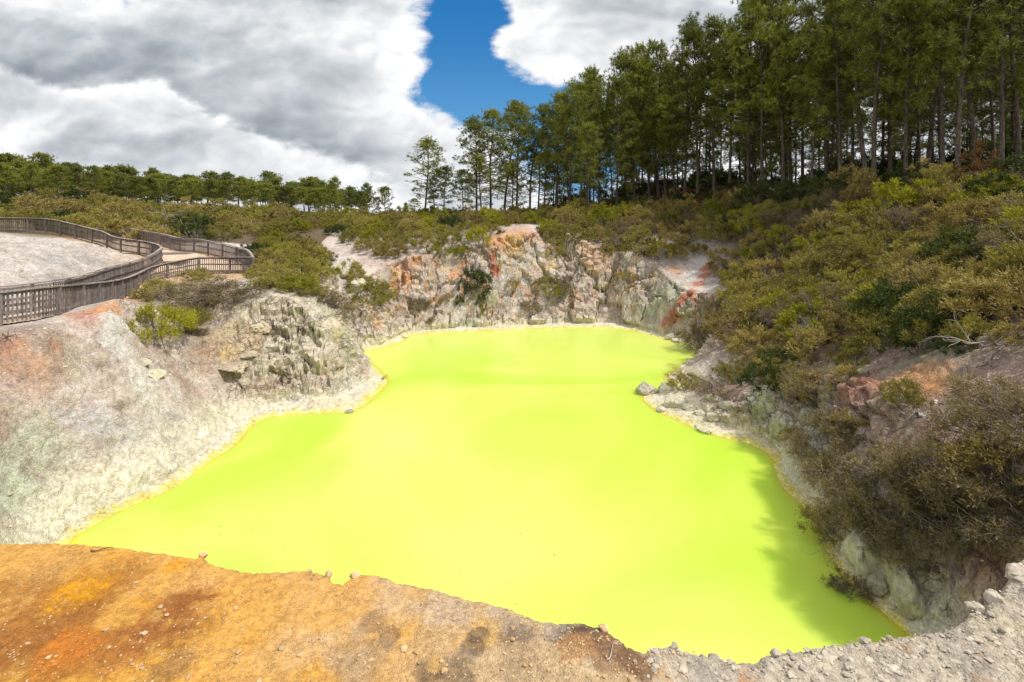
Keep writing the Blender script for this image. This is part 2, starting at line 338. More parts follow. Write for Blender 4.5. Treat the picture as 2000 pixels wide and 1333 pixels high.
FENCE_OUT = [(-650, 667, 10), (-323, 612, 13), (-60, 575, 16.6), (0, 572, 17.6), (88, 561.5, 18.6), (159, 556, 21), (229, 548, 25.5), (262, 538, 29), (300, 521, 32.5), (353, 509, 34), (388, 503, 35), (440, 503, 35.5), (494, 503, 35)]
FENCE_REAR = [(494, 503, 35), (483, 489, 36.5), (451, 480.5, 38), (388, 468, 40), (353, 466, 41), (317, 457.6, 43), (254, 447, 46)]
FENCE_IN = [(-743, 651, 10.5), (-357, 595, 14), (-60, 565, 18.0), (0, 562, 19), (106, 549, 20.5), (159, 538.6, 23), (211, 523, 27), (264, 510, 31), (293, 500, 33), (310, 489, 34.5), (315, 484, 36), (307, 478, 37.5), (282, 472, 39), (226, 464, 40),
            (197, 452, 41), (141, 438, 42), (99, 429, 43), (56, 426.5, 43.5), (0, 426, 42), (-60, 427, 40)]
FH = 1.12
def fence_pts(L): return np.array([PY(a, b, c) for a, b, c in L])
P_out, P_rear, P_in = fence_pts(FENCE_OUT), fence_pts(FENCE_REAR), fence_pts(FENCE_IN)
CT = [(-14, 9, 5.4), (-23, 11, 6.4), (-26, 16, 7.0), (-30, 25, 7.4), (-27, 32, 7.3), (-31, 32, 7.5), (-24, 26, 6.8), (-40, 10, 9),
      (-13.5, 28, 5.2), (-11.3, 28, 4.6), (-15, 26.8, 5.2), (-16, 32, 5.3), (-13, 33, 5.0), (-9.5, 28.2, 3.2), (-13.2, 38, 5.4), (-16, 40, 5.8), (-10.6, 37.5, 3.4), (-14.5, 46, 6.2), (-21.5, 50, 7.5), (-18, 44, 5.6),
      (-9, 46, 6.9), (-3, 47, 7.5), (0, 47, 8), (4, 47, 7.5), (8, 47, 6.6), (12, 46.5, 6.6), (16.2, 43, 5.3), (19, 38, 5.3), (18, 33, 4.7), (16, 29, 4.0), (12.5, 25, 1.9),
      (16.2, 23.2, 4.4), (20, 28, 5.6), (14.2, 20, 3.6), (11.4, 12, 4.2), (13.6, 15, 5.2), (18, 17, 6.6), (26.5, 31, 8.7), (26, 38.5, 10.9), (31, 28, 11.6), (24, 21, 8.6), (15, 8, 7.2), (10.5, 6, 7.0), (20, 8, 8.5), (42, 30, 13), (24, 50, 11),
      (35, 45, 12.6), (24.8, 43, 11.2), (31, 38, 11.9), (31, 34, 12.0), (19, 52, 9.6), (50, 60, 13), (21, 33, 6.6), (0, 1.5, 6.8), (-3, 1, 6.6), (3, 1, 6.8), (0, -5, 7.3), (-8, 3, 6.7), (8, 2, 6.8),
      (0, 55, 8.3), (0, 70, 9), (10, 65, 9.6), (-20, 60, 8.0), (-40, 60, 8.4), (-67, 70, 10.5), (-60, 120, 11), (-90, 90, 13), (-110, 120, 13), (-30, 130, 9), (0, 130, 8.5), (30, 80, 12), (60, 100, 12.5), (100, 100, 13.5), (-50, 45, 8.2), (-40, 32, 8.5),
      (20, -20, 9), (-30, -20, 9), (60, 0, 13), (-70, 0, 10)]
for P_ in (P_out[:-1], P_rear, P_in[1:-1]):
    for q in P_: CT.append((q[0], q[1], q[2] - FH - 0.03))
CT = np.array(CT, float)
def _phi(r2): return 0.5 * r2 * np.log(r2 + 1e-9)
_A = _phi(((CT[:, None, :2] - CT[None, :, :2]) ** 2).sum(-1)); _n = len(CT)
_Pm = np.c_[np.ones(_n), CT[:, :2]]
_sol = np.linalg.solve(np.block([[_A + np.eye(_n) * 0.02, _Pm], [_Pm.T, np.zeros((3, 3))]]), np.r_[CT[:, 2], np.zeros(3)])
def base_h(x, y):
    out = np.empty(len(x))
    for i in range(0, len(x), 40000):
        q = np.c_[x[i:i + 40000], y[i:i + 40000]]
        out[i:i + 40000] = _phi(((q[:, None] - CT[None, :, :2]) ** 2).sum(-1)) @ _sol[:_n] + _sol[_n] + q @ _sol[_n + 1:]
    return out
def catmull(P, per, closed=True):
    P = np.asarray(P, float); n = len(P); out = []
    for i in range(n if closed else n - 1):
        p0, p1, p2, p3 = (P[(i - 1) % n], P[i], P[(i + 1) % n], P[(i + 2) % n]) if closed else (P[max(i - 1, 0)], P[i], P[i + 1], P[min(i + 2, n - 1)])
        for t in np.linspace(0, 1, per, endpoint=False):
            out.append(0.5 * ((2 * p1) + (-p0 + p2) * t + (2 * p0 - 5 * p1 + 4 * p2 - p3) * t * t + (-p0 + 3 * p1 - 3 * p2 + p3) * t ** 3))
    if not closed: out.append(P[-1])
    return np.array(out)
SH = catmull(SHORE, 4); SA, SB = SH[:, :2], np.roll(SH[:, :2], -1, axis=0)
def shore_dist(x, y):
    """signed distance to the waterline (land positive), bench width, slope"""
    n = len(x); D = np.empty(n); W1 = np.empty(n); W2 = np.empty(n)
    e = SB - SA; ee = (e ** 2).sum(1)
    for i in range(0, n, 20000):
        q = np.c_[x[i:i + 20000], y[i:i + 20000]]
        w = q[:, None] - SA[None]
        t = np.clip((w * e[None]).sum(-1) / ee, 0, 1)
        d2 = ((w - t[..., None] * e[None]) ** 2).sum(-1)
        d = np.sqrt(d2.min(1))
        k = 1 / (d2 + 0.3) ** 2; ks = k.sum(1)
        W1[i:i + 20000] = (k @ SH[:, 2]) / ks; W2[i:i + 20000] = (k @ SH[:, 3]) / ks
        yi, yj = SA[None, :, 1], SB[None, :, 1]
        c = (yi > q[:, 1:2]) != (yj > q[:, 1:2])
        xc = SA[None, :, 0] + (q[:, 1:2] - yi) * (SB[None, :, 0] - SA[None, :, 0]) / np.where(yj == yi, 1e-9, yj - yi)
        ins = (c & (q[:, 0:1] < xc)).sum(1) % 2 == 1
        D[i:i + 20000] = np.where(ins, -d, d)
    return D, W1, W2
def gauss(x, y, cx, cy, r): return np.exp(-((x - cx) ** 2 + (y - cy) ** 2) / (r * r))
def terrain(x, y):
    x = np.asarray(x, float); y = np.asarray(y, float)
    r = np.hypot(x, y); far = sstep(130, 260, r)
    B = base_h(x, y)
    B = np.where(r > 300, 5.0, B * (1 - far) + 5.0 * far)
    D = np.full(len(x), 60.0); W1 = np.full(len(x), .5); W2 = np.full(len(x), 1.5)
    m = (r < 75) & (y > -12)
    D[m], W1[m], W2[m] = shore_dist(x[m], y[m])
    B = B + 0.25 * fbm(x, y, 0 * x, 5, 3) * sstep(2, 12, r) + 1.2 * fbm(x, y, 0 * x, 30, 2) * sstep(60, 100, r)
    B = B + 0.7 * gauss(x, y, -16.2, 21.8, 1.6) - 1.7 * gauss(x, y, -14.9, 24.6, 1.9)
    edge = 0.32 * fbm(x, y, 0 * x + 3, 2.2, 4) + 0.10 * fbm(x, y, 0 * x + 7, 0.5, 2, ridge=True)
    d = D + edge * sstep(0, 0.5, D + 0.5) * 0.6
    gul = fbm(x, y, 0 * x + 11, 4.2, 2, ridge=True)          # ribs and gullies down the walls
    sl = W2 * (1 + 0.38 * gul)
    prof = np.where(d < 0, d * 0.9, 0.28 * np.minimum(d, W1) / 0.5 * 0.5 + sl * np.maximum(0, d - W1))
    prof = prof + 0.16 * fbm(x, y, 0 * x + 5, 1.3, 3) * sstep(0.3, 2.0, d)
    # a step in the right bank: pale cliffs halfway up
    k = 0.35
    h = np.clip(0.5 + 0.5 * (prof - B) / k, 0, 1)
    H = prof * (1 - h) + B * h - k * h * (1 - h)
    H = H - 2.6 * sstep(7.0, 4.5, r) * sstep(8, 5, np.abs(x))
    return H, D, B
# sight-line polar grid around the camera's foot: even detail over distance
az = np.concatenate([np.linspace(-179, -56, 34, endpoint=False), np.linspace(-56, 57, 1010), np.linspace(57, 180, 34)[1:]])
rr = [3.2]
while rr[-1] < 6000:
    q = rr[-1]; rr.append(q + (0.25 if q < 6 else 0.075 if q < 24 else 0.10 if q < 49 else max(0.3, (q - 46) * 0.035)))
rr = np.array(rr); NR, NC = len(rr), len(az)
GX = (rr[:, None] * np.sin(np.radians(az))[None]).ravel(); GY = (rr[:, None] * np.cos(np.radians(az))[None]).ravel()
GH, GD, GB = terrain(GX, GY)
HG = GH.reshape(NR, NC)
def hit(px, py):
    """where sight lines meet the ground: n x 3 (nan when they meet none)"""
    a, b, c = ray(np.atleast_1d(px), np.atleast_1d(py)); out = np.full((len(a), 3), np.nan)
    A = np.degrees(np.arctan2(a, b)); el = c / np.hypot(a, b)
    for i in range(len(a)):
        j = int(np.argmin(np.abs(az - A[i]))); zr = CAMZ + el[i] * rr; g = np.maximum(HG[:, j], 0)
        k = np.nonzero((zr < g) & (rr > 4))[0]
        if len(k) and rr[k[0]] < 400:
            q = rr[k[0]]; out[i] = (q * math.sin(R(A[i])), q * math.cos(R(A[i])), g[k[0]])
    return out
def ground(x, y):
    H, _, _ = terrain(np.atleast_1d(np.asarray(x, float)), np.atleast_1d(np.asarray(y, float))); return H
def ground1(x, y): return float(ground([x], [y])[0])

def build_terrain():
    H = HG; X = GX.reshape(NR, NC); Y = GY.reshape(NR, NC)
    P = np.stack([X, Y, H], -1)
    du = np.gradient(P, axis=1); dv = np.gradient(P, axis=0); N = np.cross(du, dv); N /= np.linalg.norm(N, axis=-1)[..., None] + 1e-12
    N = np.where(N[..., 2:3] < 0, -N, N)
    x, y, z = GX, GY, GH; D = GD; steep = 1 - N[..., 2].ravel()
    r = np.hypot(x, y); near = (r < 62) & (r > 3.5)
    idx = np.nonzero(near)[0]; a, b, c = x[idx], y[idx], z[idx]; st = sstep(0.06, 0.4, steep[idx]); land = sstep(0.0, 0.7, D[idx])
    wx = 0.5 * perlin(a / 1.7, b / 1.7, c / 1.7)
    dis = st * land * (0.24 * fbm(a + wx, b, c * 1.2, 1.9, 3, 0.55, True, 1) + 0.11 * fbm(a, b + wx, c, 0.75, 3, 0.6, True, 5))
    tal = sstep(-0.25, 0.2, perlin(a / 3.6, b / 3.6, c / 5.0 + 3)); dis = dis * (0.25 + 1.0 * tal) * (1 - .55 * sstep(36, 40, b))
    dis += land * (0.03 + 0.07 * st) * fbm(a, b, c, 0.33, 3, 0.6, True, 9)
    # broken blocky layering on the walls
    crag = np.clip(1.3 * gauss(a, b, -10.8, 26.3, 3.2) + .9 * gauss(a, b, -15.6, 21.6, 1.6) + gauss(a, b, 13.5, 20.5, 3.5) + gauss(a, b, -12, 38, 2.5) + 0.3 * sstep(40, 43, b) + .6 * gauss(a, b, 9.5, 22, 3) + .7 * gauss(a, b, 9.3, 10, 2.5), 0, 1) * sstep(0.3, 0.9, c)
    wq = 0.35 * perlin(a / 0.8, b / 0.8, c / 0.8)
    v1, e1 = voronoi((a + wq) / 0.95 + c * .5, (b + wq) / 0.95, c / 0.60); v2, e2 = voronoi((a + wq * .5) / 0.38 + c * .6, b / 0.38, (c + wq * .5) / 0.28, 31)
    v0, e0 = voronoi((a + wq) / 2.3 + 5, (b + wq) / 2.3, (c + wq) / 3.4, 77); dis += st * land * sstep(36, 41, b) * (1.0 * (v0 - .5) - 0.35 * np.exp(-e0 / .06))
    dis += st * crag * (0.36 * (v1 - .5) - 0.10 * np.exp(-e1 / .05) + 0.16 * (v2 - .5) - .06 * np.exp(-e2 / .06))
    bl = np.abs(perlin(a / 0.9 + 4, b / 0.9, c / 0.45 + a * 0.25)); dis += st * land * tal * 0.20 * (sstep(0.10, 0.2, bl) - 0.5)
    dis += 0.02 * fbm(a, b, c, 0.12, 2, 0.6, False, 3) * (r[idx] < 30)
    dis *= 1 - 0.6 * sstep(-10, -13, a) * sstep(25, 22, b)
    wmo = sstep(0.2, 0.6, gauss(a, b, -27, 28, 8)); dis += wmo * (0.30 * fbm(a, b, c, 1.6, 4, .6, True, 2) + 0.05 * fbm(a, b, c, .4, 3))
    shore_calm = sstep(0.0, 0.35, D[idx])
    inr = np.zeros(len(x)); inr[idx] = dis * (0.25 + 0.75 * shore_calm)
    pathd = np.full(len(x), 9.0)
    L = np.concatenate([catmull(P_out, 6, False), catmull(P_in, 6, False), catmull(P_rear, 6, False)])
    m = np.nonzero((r < 60) & (x < -8))[0]
    for i in range(0, len(m), 50000):
        q = m[i:i + 50000]; pathd[q] = np.sqrt(((x[q, None] - L[None, :, 0]) ** 2 + (y[q, None] - L[None, :, 1]) ** 2).min(1))
    inr *= sstep(0.0, 0.9, pathd); V = P.reshape(-1, 3) + N.reshape(-1, 3) * inr[:, None]
    # ---------------- mineral colours (albedo)
    col = np.zeros((len(x), 3)); pale = np.array((.57, .50, .44)); pink = np.array((.44, .33, .275)); grey = np.array((.47, .465, .45)); brown = np.array((.27, .18, .12)); green = np.array((.36, .40, .27))
    orange = np.array((.60, .27, .09)); red = np.array((.42, .13, .07)); cream = np.array((.68, .61, .38)); yellow = np.array((.75, .66, .06)); ochre = np.array((.60, .40, .13)); litter = np.array((.10, .072, .035))
    def put(c0, c1, w): return c0 + (c1 - c0) * np.clip(w, 0, 1)[:, None]
    fx, fy, fz = x, y, z * 1.0; mm = near
    def nz(s, oct=4, off=0.0, ridge=False, g=.55):
        o = np.zeros(len(x)); o[mm] = fbm(fx[mm], fy[mm], fz[mm] * 0.6, s, oct, g, ridge, off); return o
    n1, n2, n3, n4, n5, nf = nz(4.5, 4, 1), nz(1.6, 4, 20), nz(2.4, 4, 33), nz(2.1, 4, 47), nz(3.0, 4, 61), nz(0.35, 3, 75)
    col[:] = pink
    col = put(col, pale, sstep(-0.25, 0.3, n1 + 0.5 * n2)); col = put(col, grey, sstep(0.0, 0.4, n3 + 0.3 * nf) * 0.85)
    col = put(col, brown, sstep(0.15, 0.45, n4 + 0.4 * nf) * 0.42)
    col = put(col, green, sstep(0.25, 0.5, n5 + 0.3 * nf) * 0.25)
    wall = sstep(0.12, 0.4, steep) * sstep(0.8, 1.6, z)
    col = put(col, np.array((.66, .36, .16)), sstep(0.12, 0.4, nz(1.9, 4, 90) + 0.4 * nf) * 0.75 * wall * sstep(33, 40, y))
    col = put(col, np.array((.58, .51, .47)), 0.35 * sstep(33, 40, y))
    vs = np.zeros(len(x)); vs[mm] = fbm(fx[mm], fy[mm], fz[mm] * 0.16, 0.9, 4, .6, False, 120); vs2 = np.zeros(len(x)); vs2[mm] = fbm(fx[mm], fy[mm], fz[mm] * 0.14, 0.45, 3, .6, False, 140)
    wl = sstep(0.10, 0.35, steep) * sstep(0.6, 1.4, z) * sstep(30, 36, y)
    col = put(col, np.array((.34, .27, .23)), wl * sstep(0.10, 0.32, vs + .3 * nf) * .75); col = put(col, np.array((.66, .60, .53)), wl * sstep(0.08, 0.3, -vs + .3 * vs2) * .7)
    col = put(col, np.array((.62, .34, .17)), wl * sstep(0.16, 0.34, vs2 + .5 * n4) * .7); col = put(col, np.array((.66, .50, .24)), wl * sstep(0.2, 0.4, vs2 * .8 - .6 * n4) * .5)
    # right bank: darker brown-pink earth
    rb = sstep(9.5, 11.5, x) * sstep(40, 30, y) * sstep(0.9, 2.2, z + .6 * n2)
    col = put(col, np.array((.20, .125, .095)), rb * (0.78 + 0.35 * nf)); col = put(col, np.array((.33, .32, .22)), rb * sstep(0.0, 0.3, n3 + nf * .5) * 0.6)
    # stains of iron, sulphur and clay, each at its own place on the walls
    st_list = [(1385, 524, .6, red), (1376, 540, .5, red), (1364, 556, .5, red), (1352, 572, .42, red), (1342, 588, .4, red), (1332, 602, .38, red), (1320, 616, .35, red), (1309, 629, .33, red), (1299, 641, .3, red), (955, 480, .7, orange), (975, 470, 1.1, orange), (960, 510, .45, red), (968, 535, .45, red), (1000, 455, 1.5, np.array((.55, .28, .17))), (1030, 455, 1.3, np.array((.55, .28, .17))),
               (1010, 480, 1.1, ochre), (900, 520, .55, orange), (855, 515, .6, orange), (810, 510, .7, orange), (795, 535, .9, np.array((.62, .33, .2))), (772, 540, .6, ochre), (770, 555, .5, orange), (1140, 480, 1.0, np.array((.62, .42, .26))), (1160, 520, .9, np.array((.6, .36, .24))), (1215, 480, 1.2, ochre), (1250, 500, .8, np.array((.6, .4, .25))),
               (1320, 530, .6, orange), (800, 555, .5, orange), (890, 540, .5, orange), (620, 470, 1.0, np.array((.58, .33, .25))), (560, 475, .6, np.array((.55, .28, .2))),
               (1270, 600, 1.6, green), (1310, 570, 1.2, green), (890, 500, .7, green), (1120, 480, .5, green), (930, 590, .7, green), (1350, 620, .8, green),
               (175, 612, .65, red), (160, 622, .5, red), (215, 606, .6, orange), (195, 609, .5, orange), (100, 680, .3, red), (10, 680, .4, red), (75, 730, .8, np.array((.42, .27, .18))),
               (30, 700, .7, np.array((.45, .26, .16))), (420, 660, 1.5, np.array((.42, .27, .16))), (400, 700, 1.2, np.array((.36, .24, .16))), (460, 690, .7, ochre), (470, 715, .6, np.array((.55, .40, .22))), (450, 640, .8, np.array((.52, .43, .24))), (400, 610, 1.0, np.array((.38, .35, .22))), (470, 600, .8, np.array((.42, .40, .24))),
               (655, 680, .35, orange), (680, 690, .4, orange), (640, 715, .5, np.array((.62, .35, .22))), (745, 740, .25, orange), (540, 715, .3, orange), (600, 690, .25, ochre), (620, 660, .5, np.array((.28, .32, .18))), (650, 660, .45, np.array((.26, .31, .17))), (610, 635, .4, np.array((.28, .33, .18))), (590, 700, .4, np.array((.33, .36, .22))),
               (30, 900, 1.2, np.array((.40, .45, .36))), (20, 980, 1.2, np.array((.38, .43, .32))), (60, 1010, .9, np.array((.36, .40, .28))), (100, 900, .9, np.array((.44, .45, .34))), (230, 690, .7, np.array((.53, .54, .50))), (270, 770, .6, np.array((.52, .53, .47))), (290, 740, .5, np.array((.52, .53, .48))), (230, 640, .5, np.array((.54, .55, .51))),
               (1790, 740, .9, orange), (1760, 760, .5, np.array((.5, .33, .16))), (1820, 760, .6, orange), (1670, 690, 1.2, np.array((.60, .58, .38))), (1670, 730, .8, np.array((.44, .46, .28))), (1650, 700, .5, np.array((.42, .47, .3))), (1550, 640, .7, np.array((.5, .48, .36))),
               (1700, 770, .8, np.array((.35, .14, .09))), (1500, 800, .8, np.array((.42, .46, .30))), (1480, 770, .7, np.array((.40, .44, .32))), (1520, 870, .5, np.array((.5, .46, .34))), (1430, 760, .9, np.array((.32, .15, .08))), (1330, 765, .8, cream), (1900, 700, 1.2, np.array((.36, .26, .22))), (1950, 740, 1.3, np.array((.40, .28, .24))), (1850, 860, .9, np.array((.30, .14, .09))),
               (1900, 1080, 1.0, np.array((.17, .075, .05))), (1950, 1050, 1.0, np.array((.17, .075, .05))), (1700, 1080, .8, np.array((.42, .42, .27))), (1760, 1190, .8, np.array((.45, .46, .27))), (240, 512, 1.3, orange), (200, 518, .8, orange), (285, 502, .7, orange), (80, 455, .5, orange)]
    hp = hit([s[0] for s in st_list], [s[1] for s in st_list])
    for (px_, py_, rad, c), p in zip(st_list, hp):
        if np.isnan(p[0]): continue
        q = np.nonzero((np.abs(x - p[0]) < 3 * rad) & (np.abs(y - p[1]) < 3 * rad))[0]
        wx_ = n2[q] * 0.9 * rad; wy_ = n3[q] * 0.9 * rad
        strong = c is red and px_ > 900
        d2 = ((x[q] - p[0] + wx_) ** 2 + (y[q] - p[1] + wy_) ** 2 + 0.5 * (z[q] - p[2] + n4[q] * rad) ** 2) / rad ** 2
        w = np.exp(-d2) + 0.9 * (nf[q] + n2[q] * 0.6) * np.exp(-d2 * 0.7)
        col[q] = put(col[q], c, sstep(0.10, .7 if strong else 1.0, w) * (.85 if strong else .62))
    # pale bands streaming down the walls
    oc = sstep(0.2, 0.7, gauss(x, y, -10.8, 26.5, 3.4)) * sstep(.8, 1.4, z); col = put(col, np.array((.62, .57, .46)), oc * (.75 + .4 * n2)); col = put(col, np.array((.40, .42, .28)), oc * sstep(0.05, 0.3, n5 + .5 * nf) * .8); col = put(col, np.array((.60, .42, .26)), oc * sstep(0.1, 0.35, n3 - .5 * n2) * .7)
    # cream sinter along the waterline, sulphur at the very edge
    lf = sstep(-8, -11, x) * sstep(26, 20, y)
    w = sstep(0.95, 0.2, z + 0.5 * n2 - 0.55 * lf); col = put(col, cream + (np.array((.64, .62, .53)) - cream) * (0.5 + 0.5 * np.clip(n3 * 2, -1, 1))[:, None], w * 0.9)
    col = put(col, np.array((.60, .56, .45)), lf * sstep(2.2, 0.7, z + n2) * 0.6)
    col = put(col, yellow, sstep(0.12, 0.02, z + 0.14 * nf + 0.08 * n2) * 0.7)
    # white mound behind the inner fence
    wm = gauss(x, y, -27, 28, 8) * sstep(0.4, 1.0, pathd); col = put(col, np.array((.50, .46, .43)), sstep(0.15, 0.5, wm) * (0.75 + 0.3 * n2)); col = put(col, np.array((.30, .29, .27)), sstep(0.15, 0.5, wm) * sstep(0.0, 0.4, n3 + .5 * nf) * .7)
    # trodden tan path
    col = put(col, np.array((.56, .37, .22)), sstep(1.6, 0.5, pathd) * sstep(20, 30, y) * 0.85)
    # leaf litter under the scrub and the forest
    lit = np.zeros(len(x))
    lit = np.maximum(lit, sstep(47.5, 50, y + 0.04 * x + 0.6 * n1)); lit = np.maximum(lit, sstep(0.5, 2.5, (x - 16.5) - 0.25 * np.abs(y - 30) * 0 + 1.0 * n1) * sstep(15, 20, y) * sstep(3.6, 5.2, z))
    lit *= 1 - sstep(0.4, 0.9, gauss(x, y, -21, 50, 7)) * 0.9; lit *= 1 - sstep(0.35, 0.8, gauss(x, y, 1.5, 47.5, 4.2)) * 0.95
    lit *= sstep(0.6, 1.3, pathd) ; lit = np.maximum(lit, sstep(52, 58, r)); lit[(x < -18) & (r < 60) & (y > 46)] = 1
    col = put(col, litter * 1.0, lit * (0.92 + 0.1 * nf))
    col = put(col, np.array((.09, .10, .035)), sstep(85, 140, r) * 0.8)
    lb = sstep(-8, -10, x) * sstep(30, 26, y); col *= (1 - 0.06 * lb * sstep(.5, 1.5, z))[:, None]; col = put(col, np.array((.25, .20, .17)), lb * sstep(0.18, 0.4, nz(.55, 3, 101)) * .5 * sstep(.8, 1.6, z))
    nff = nz(0.14, 2, 88); col *= (1 + 0.34 * nf + 0.22 * n2 + 0.25 * nff)[:, None]; col = np.clip(col, 0.01, 0.85)
    F = grid_faces(NR, NC); crag_a = np.zeros(len(x)); crag_a[idx] = np.clip(st * land * ((0.35 - .17 * sstep(36, 40, b)) + crag) * 1.1, 0, 1) * (1 - .75 * sstep(-11, -13, a) * sstep(24, 20, b))
    col = np.c_[col, crag_a]
    me = mesh_np('ground', V, F, M_rock, (crag_a[F].mean(1) < 0.22), col)
    tag(link('ground', me), kind='structure')
    return V
TV = build_terrain()

def build_water():
    m, T, bs = new_mat('acid_lake_water'); g = T.node('ShaderNodeNewGeometry'); P = g.outputs['Position']
    n = T.noise(P, 0.085, 4, 0.5, 0.9); n2 = T.noise(P, 0.5, 3, 0.5)
    c = T.mix(T.maprange(n, 0.34, 0.62), (0.43, 0.62, 0.045), (0.60, 0.69, 0.115))
    at = T.node('ShaderNodeAttribute', attribute_name='Col')
    sp = T.node('ShaderNodeSeparateXYZ'); T.put(sp.inputs[0], P); c = T.mix(T.math('MULTIPLY', T.maprange(sp.outputs[1], 26, 40), 0.7), c, (0.62, 0.70, 0.14))
    sep = T.node('ShaderNodeSeparateColor'); T.put(sep.inputs[0], at.outputs['Color'])
    e = T.maprange(T.math('ADD', sep.outputs[0], T.math('MULTIPLY', T.math('SUBTRACT', n2, .5), .35)), 0.25, 1.3)
    c = T.mix(e, c, (0.78, 0.68, 0.02))
    T.put(bs.inputs['Base Color'], c); bs.inputs['Roughness'].default_value = 0.2; bs.inputs['IOR'].default_value = 1.33; bs.inputs['Specular IOR Level'].default_value = 0.9
    bs.subsurface_method = 'BURLEY'; bs.inputs['Subsurface Weight'].default_value = 1.0; bs.inputs['Subsurface Radius'].default_value = (0.5, 0.9, 0.3); bs.inputs['Subsurface Scale'].default_value = 1.1
    bp = T.node('ShaderNodeBump'); bp.inputs['Strength'].default_value = 0.18; bp.inputs['Distance'].default_value = 0.02
    T.put(bp.inputs['Height'], T.noise(P, 5.0, 4, 0.5)); T.put(bs.inputs['Normal'], bp.outputs[0])
    xs = np.arange(-24, 24.01, 0.15); ys = np.arange(2, 46.01, 0.15); X, Y = np.meshgrid(xs, ys)
    D, _, _ = shore_dist(X.ravel(), Y.ravel())
    nn = fbm(X.ravel(), Y.ravel(), 0 * X.ravel(), 1.3, 3)
    e = np.exp(-np.maximum(-D + 0.10 * nn, 0) / 0.20)
    V = np.c_[X.ravel(), Y.ravel(), np.zeros(X.size)]
    keep = D < 2.5; F = grid_faces(len(ys), len(xs)); F = F[keep[F].all(1)]
    tag(link('lake_water', mesh_np('lake_water', V, F, m, True, np.c_[e, e, e])), kind='structure')
build_water()

# ------------------------------------------------------------------ foreground ledge the viewer stands on
LZ = 7.4
EDGE = [(-260, 1010), (-120, 1040), (0, 1060), (100, 1062), (240, 1067), (300, 1073), (385, 1083), (395, 1077), (407, 1094), (450, 1108), (500, 1118), (560, 1120), (600, 1115), (640, 1123), (650, 1137), (672, 1139), (690, 1122), (740, 1120), (780, 1135), (860, 1150),
        (930, 1168), (990, 1182), (1040, 1205), (1100, 1226), (1172, 1245), (1185, 1256), (1240, 1295), (1256, 1300), (1275, 1284), (1312, 1279), (1322, 1286), (1400, 1290), (1450, 1295), (1470, 1299), (1490, 1286), (1520, 1279), (1580, 1273), (1620, 1263), (1700, 1258), (1770, 1247),
        (1850, 1238), (1880, 1222), (1905, 1198), (1918, 1212), (1945, 1186), (1980, 1160), (2010, 1130), (2100, 1090), (2300, 1040)]
def ledge_h(x, y):
    grey = sstep(0.42, 0.6, x + 1.0 * (y - 1.83))
    h = LZ + 0.035 * fbm(x, y, 0 * x, 0.9, 3) + 0.012 * fbm(x, y, 0 * x, 0.22, 3)
    h = h + grey * (0.016 * fbm(x, y, 0 * x + 4, 0.10, 3, 0.6, True)) + 0.16 * gauss(x, y, 2.5, 2.3, 0.5) + 0.05 * gauss(x, y, 0.35, 1.75, .3)
    h = h + (0.006 + 0.004 * grey) * fbm(x, y, 0 * x, 0.07, 3, .6, True) + 0.0035 * fbm(x, y, 0 * x, 0.022, 2, .6)
    return h
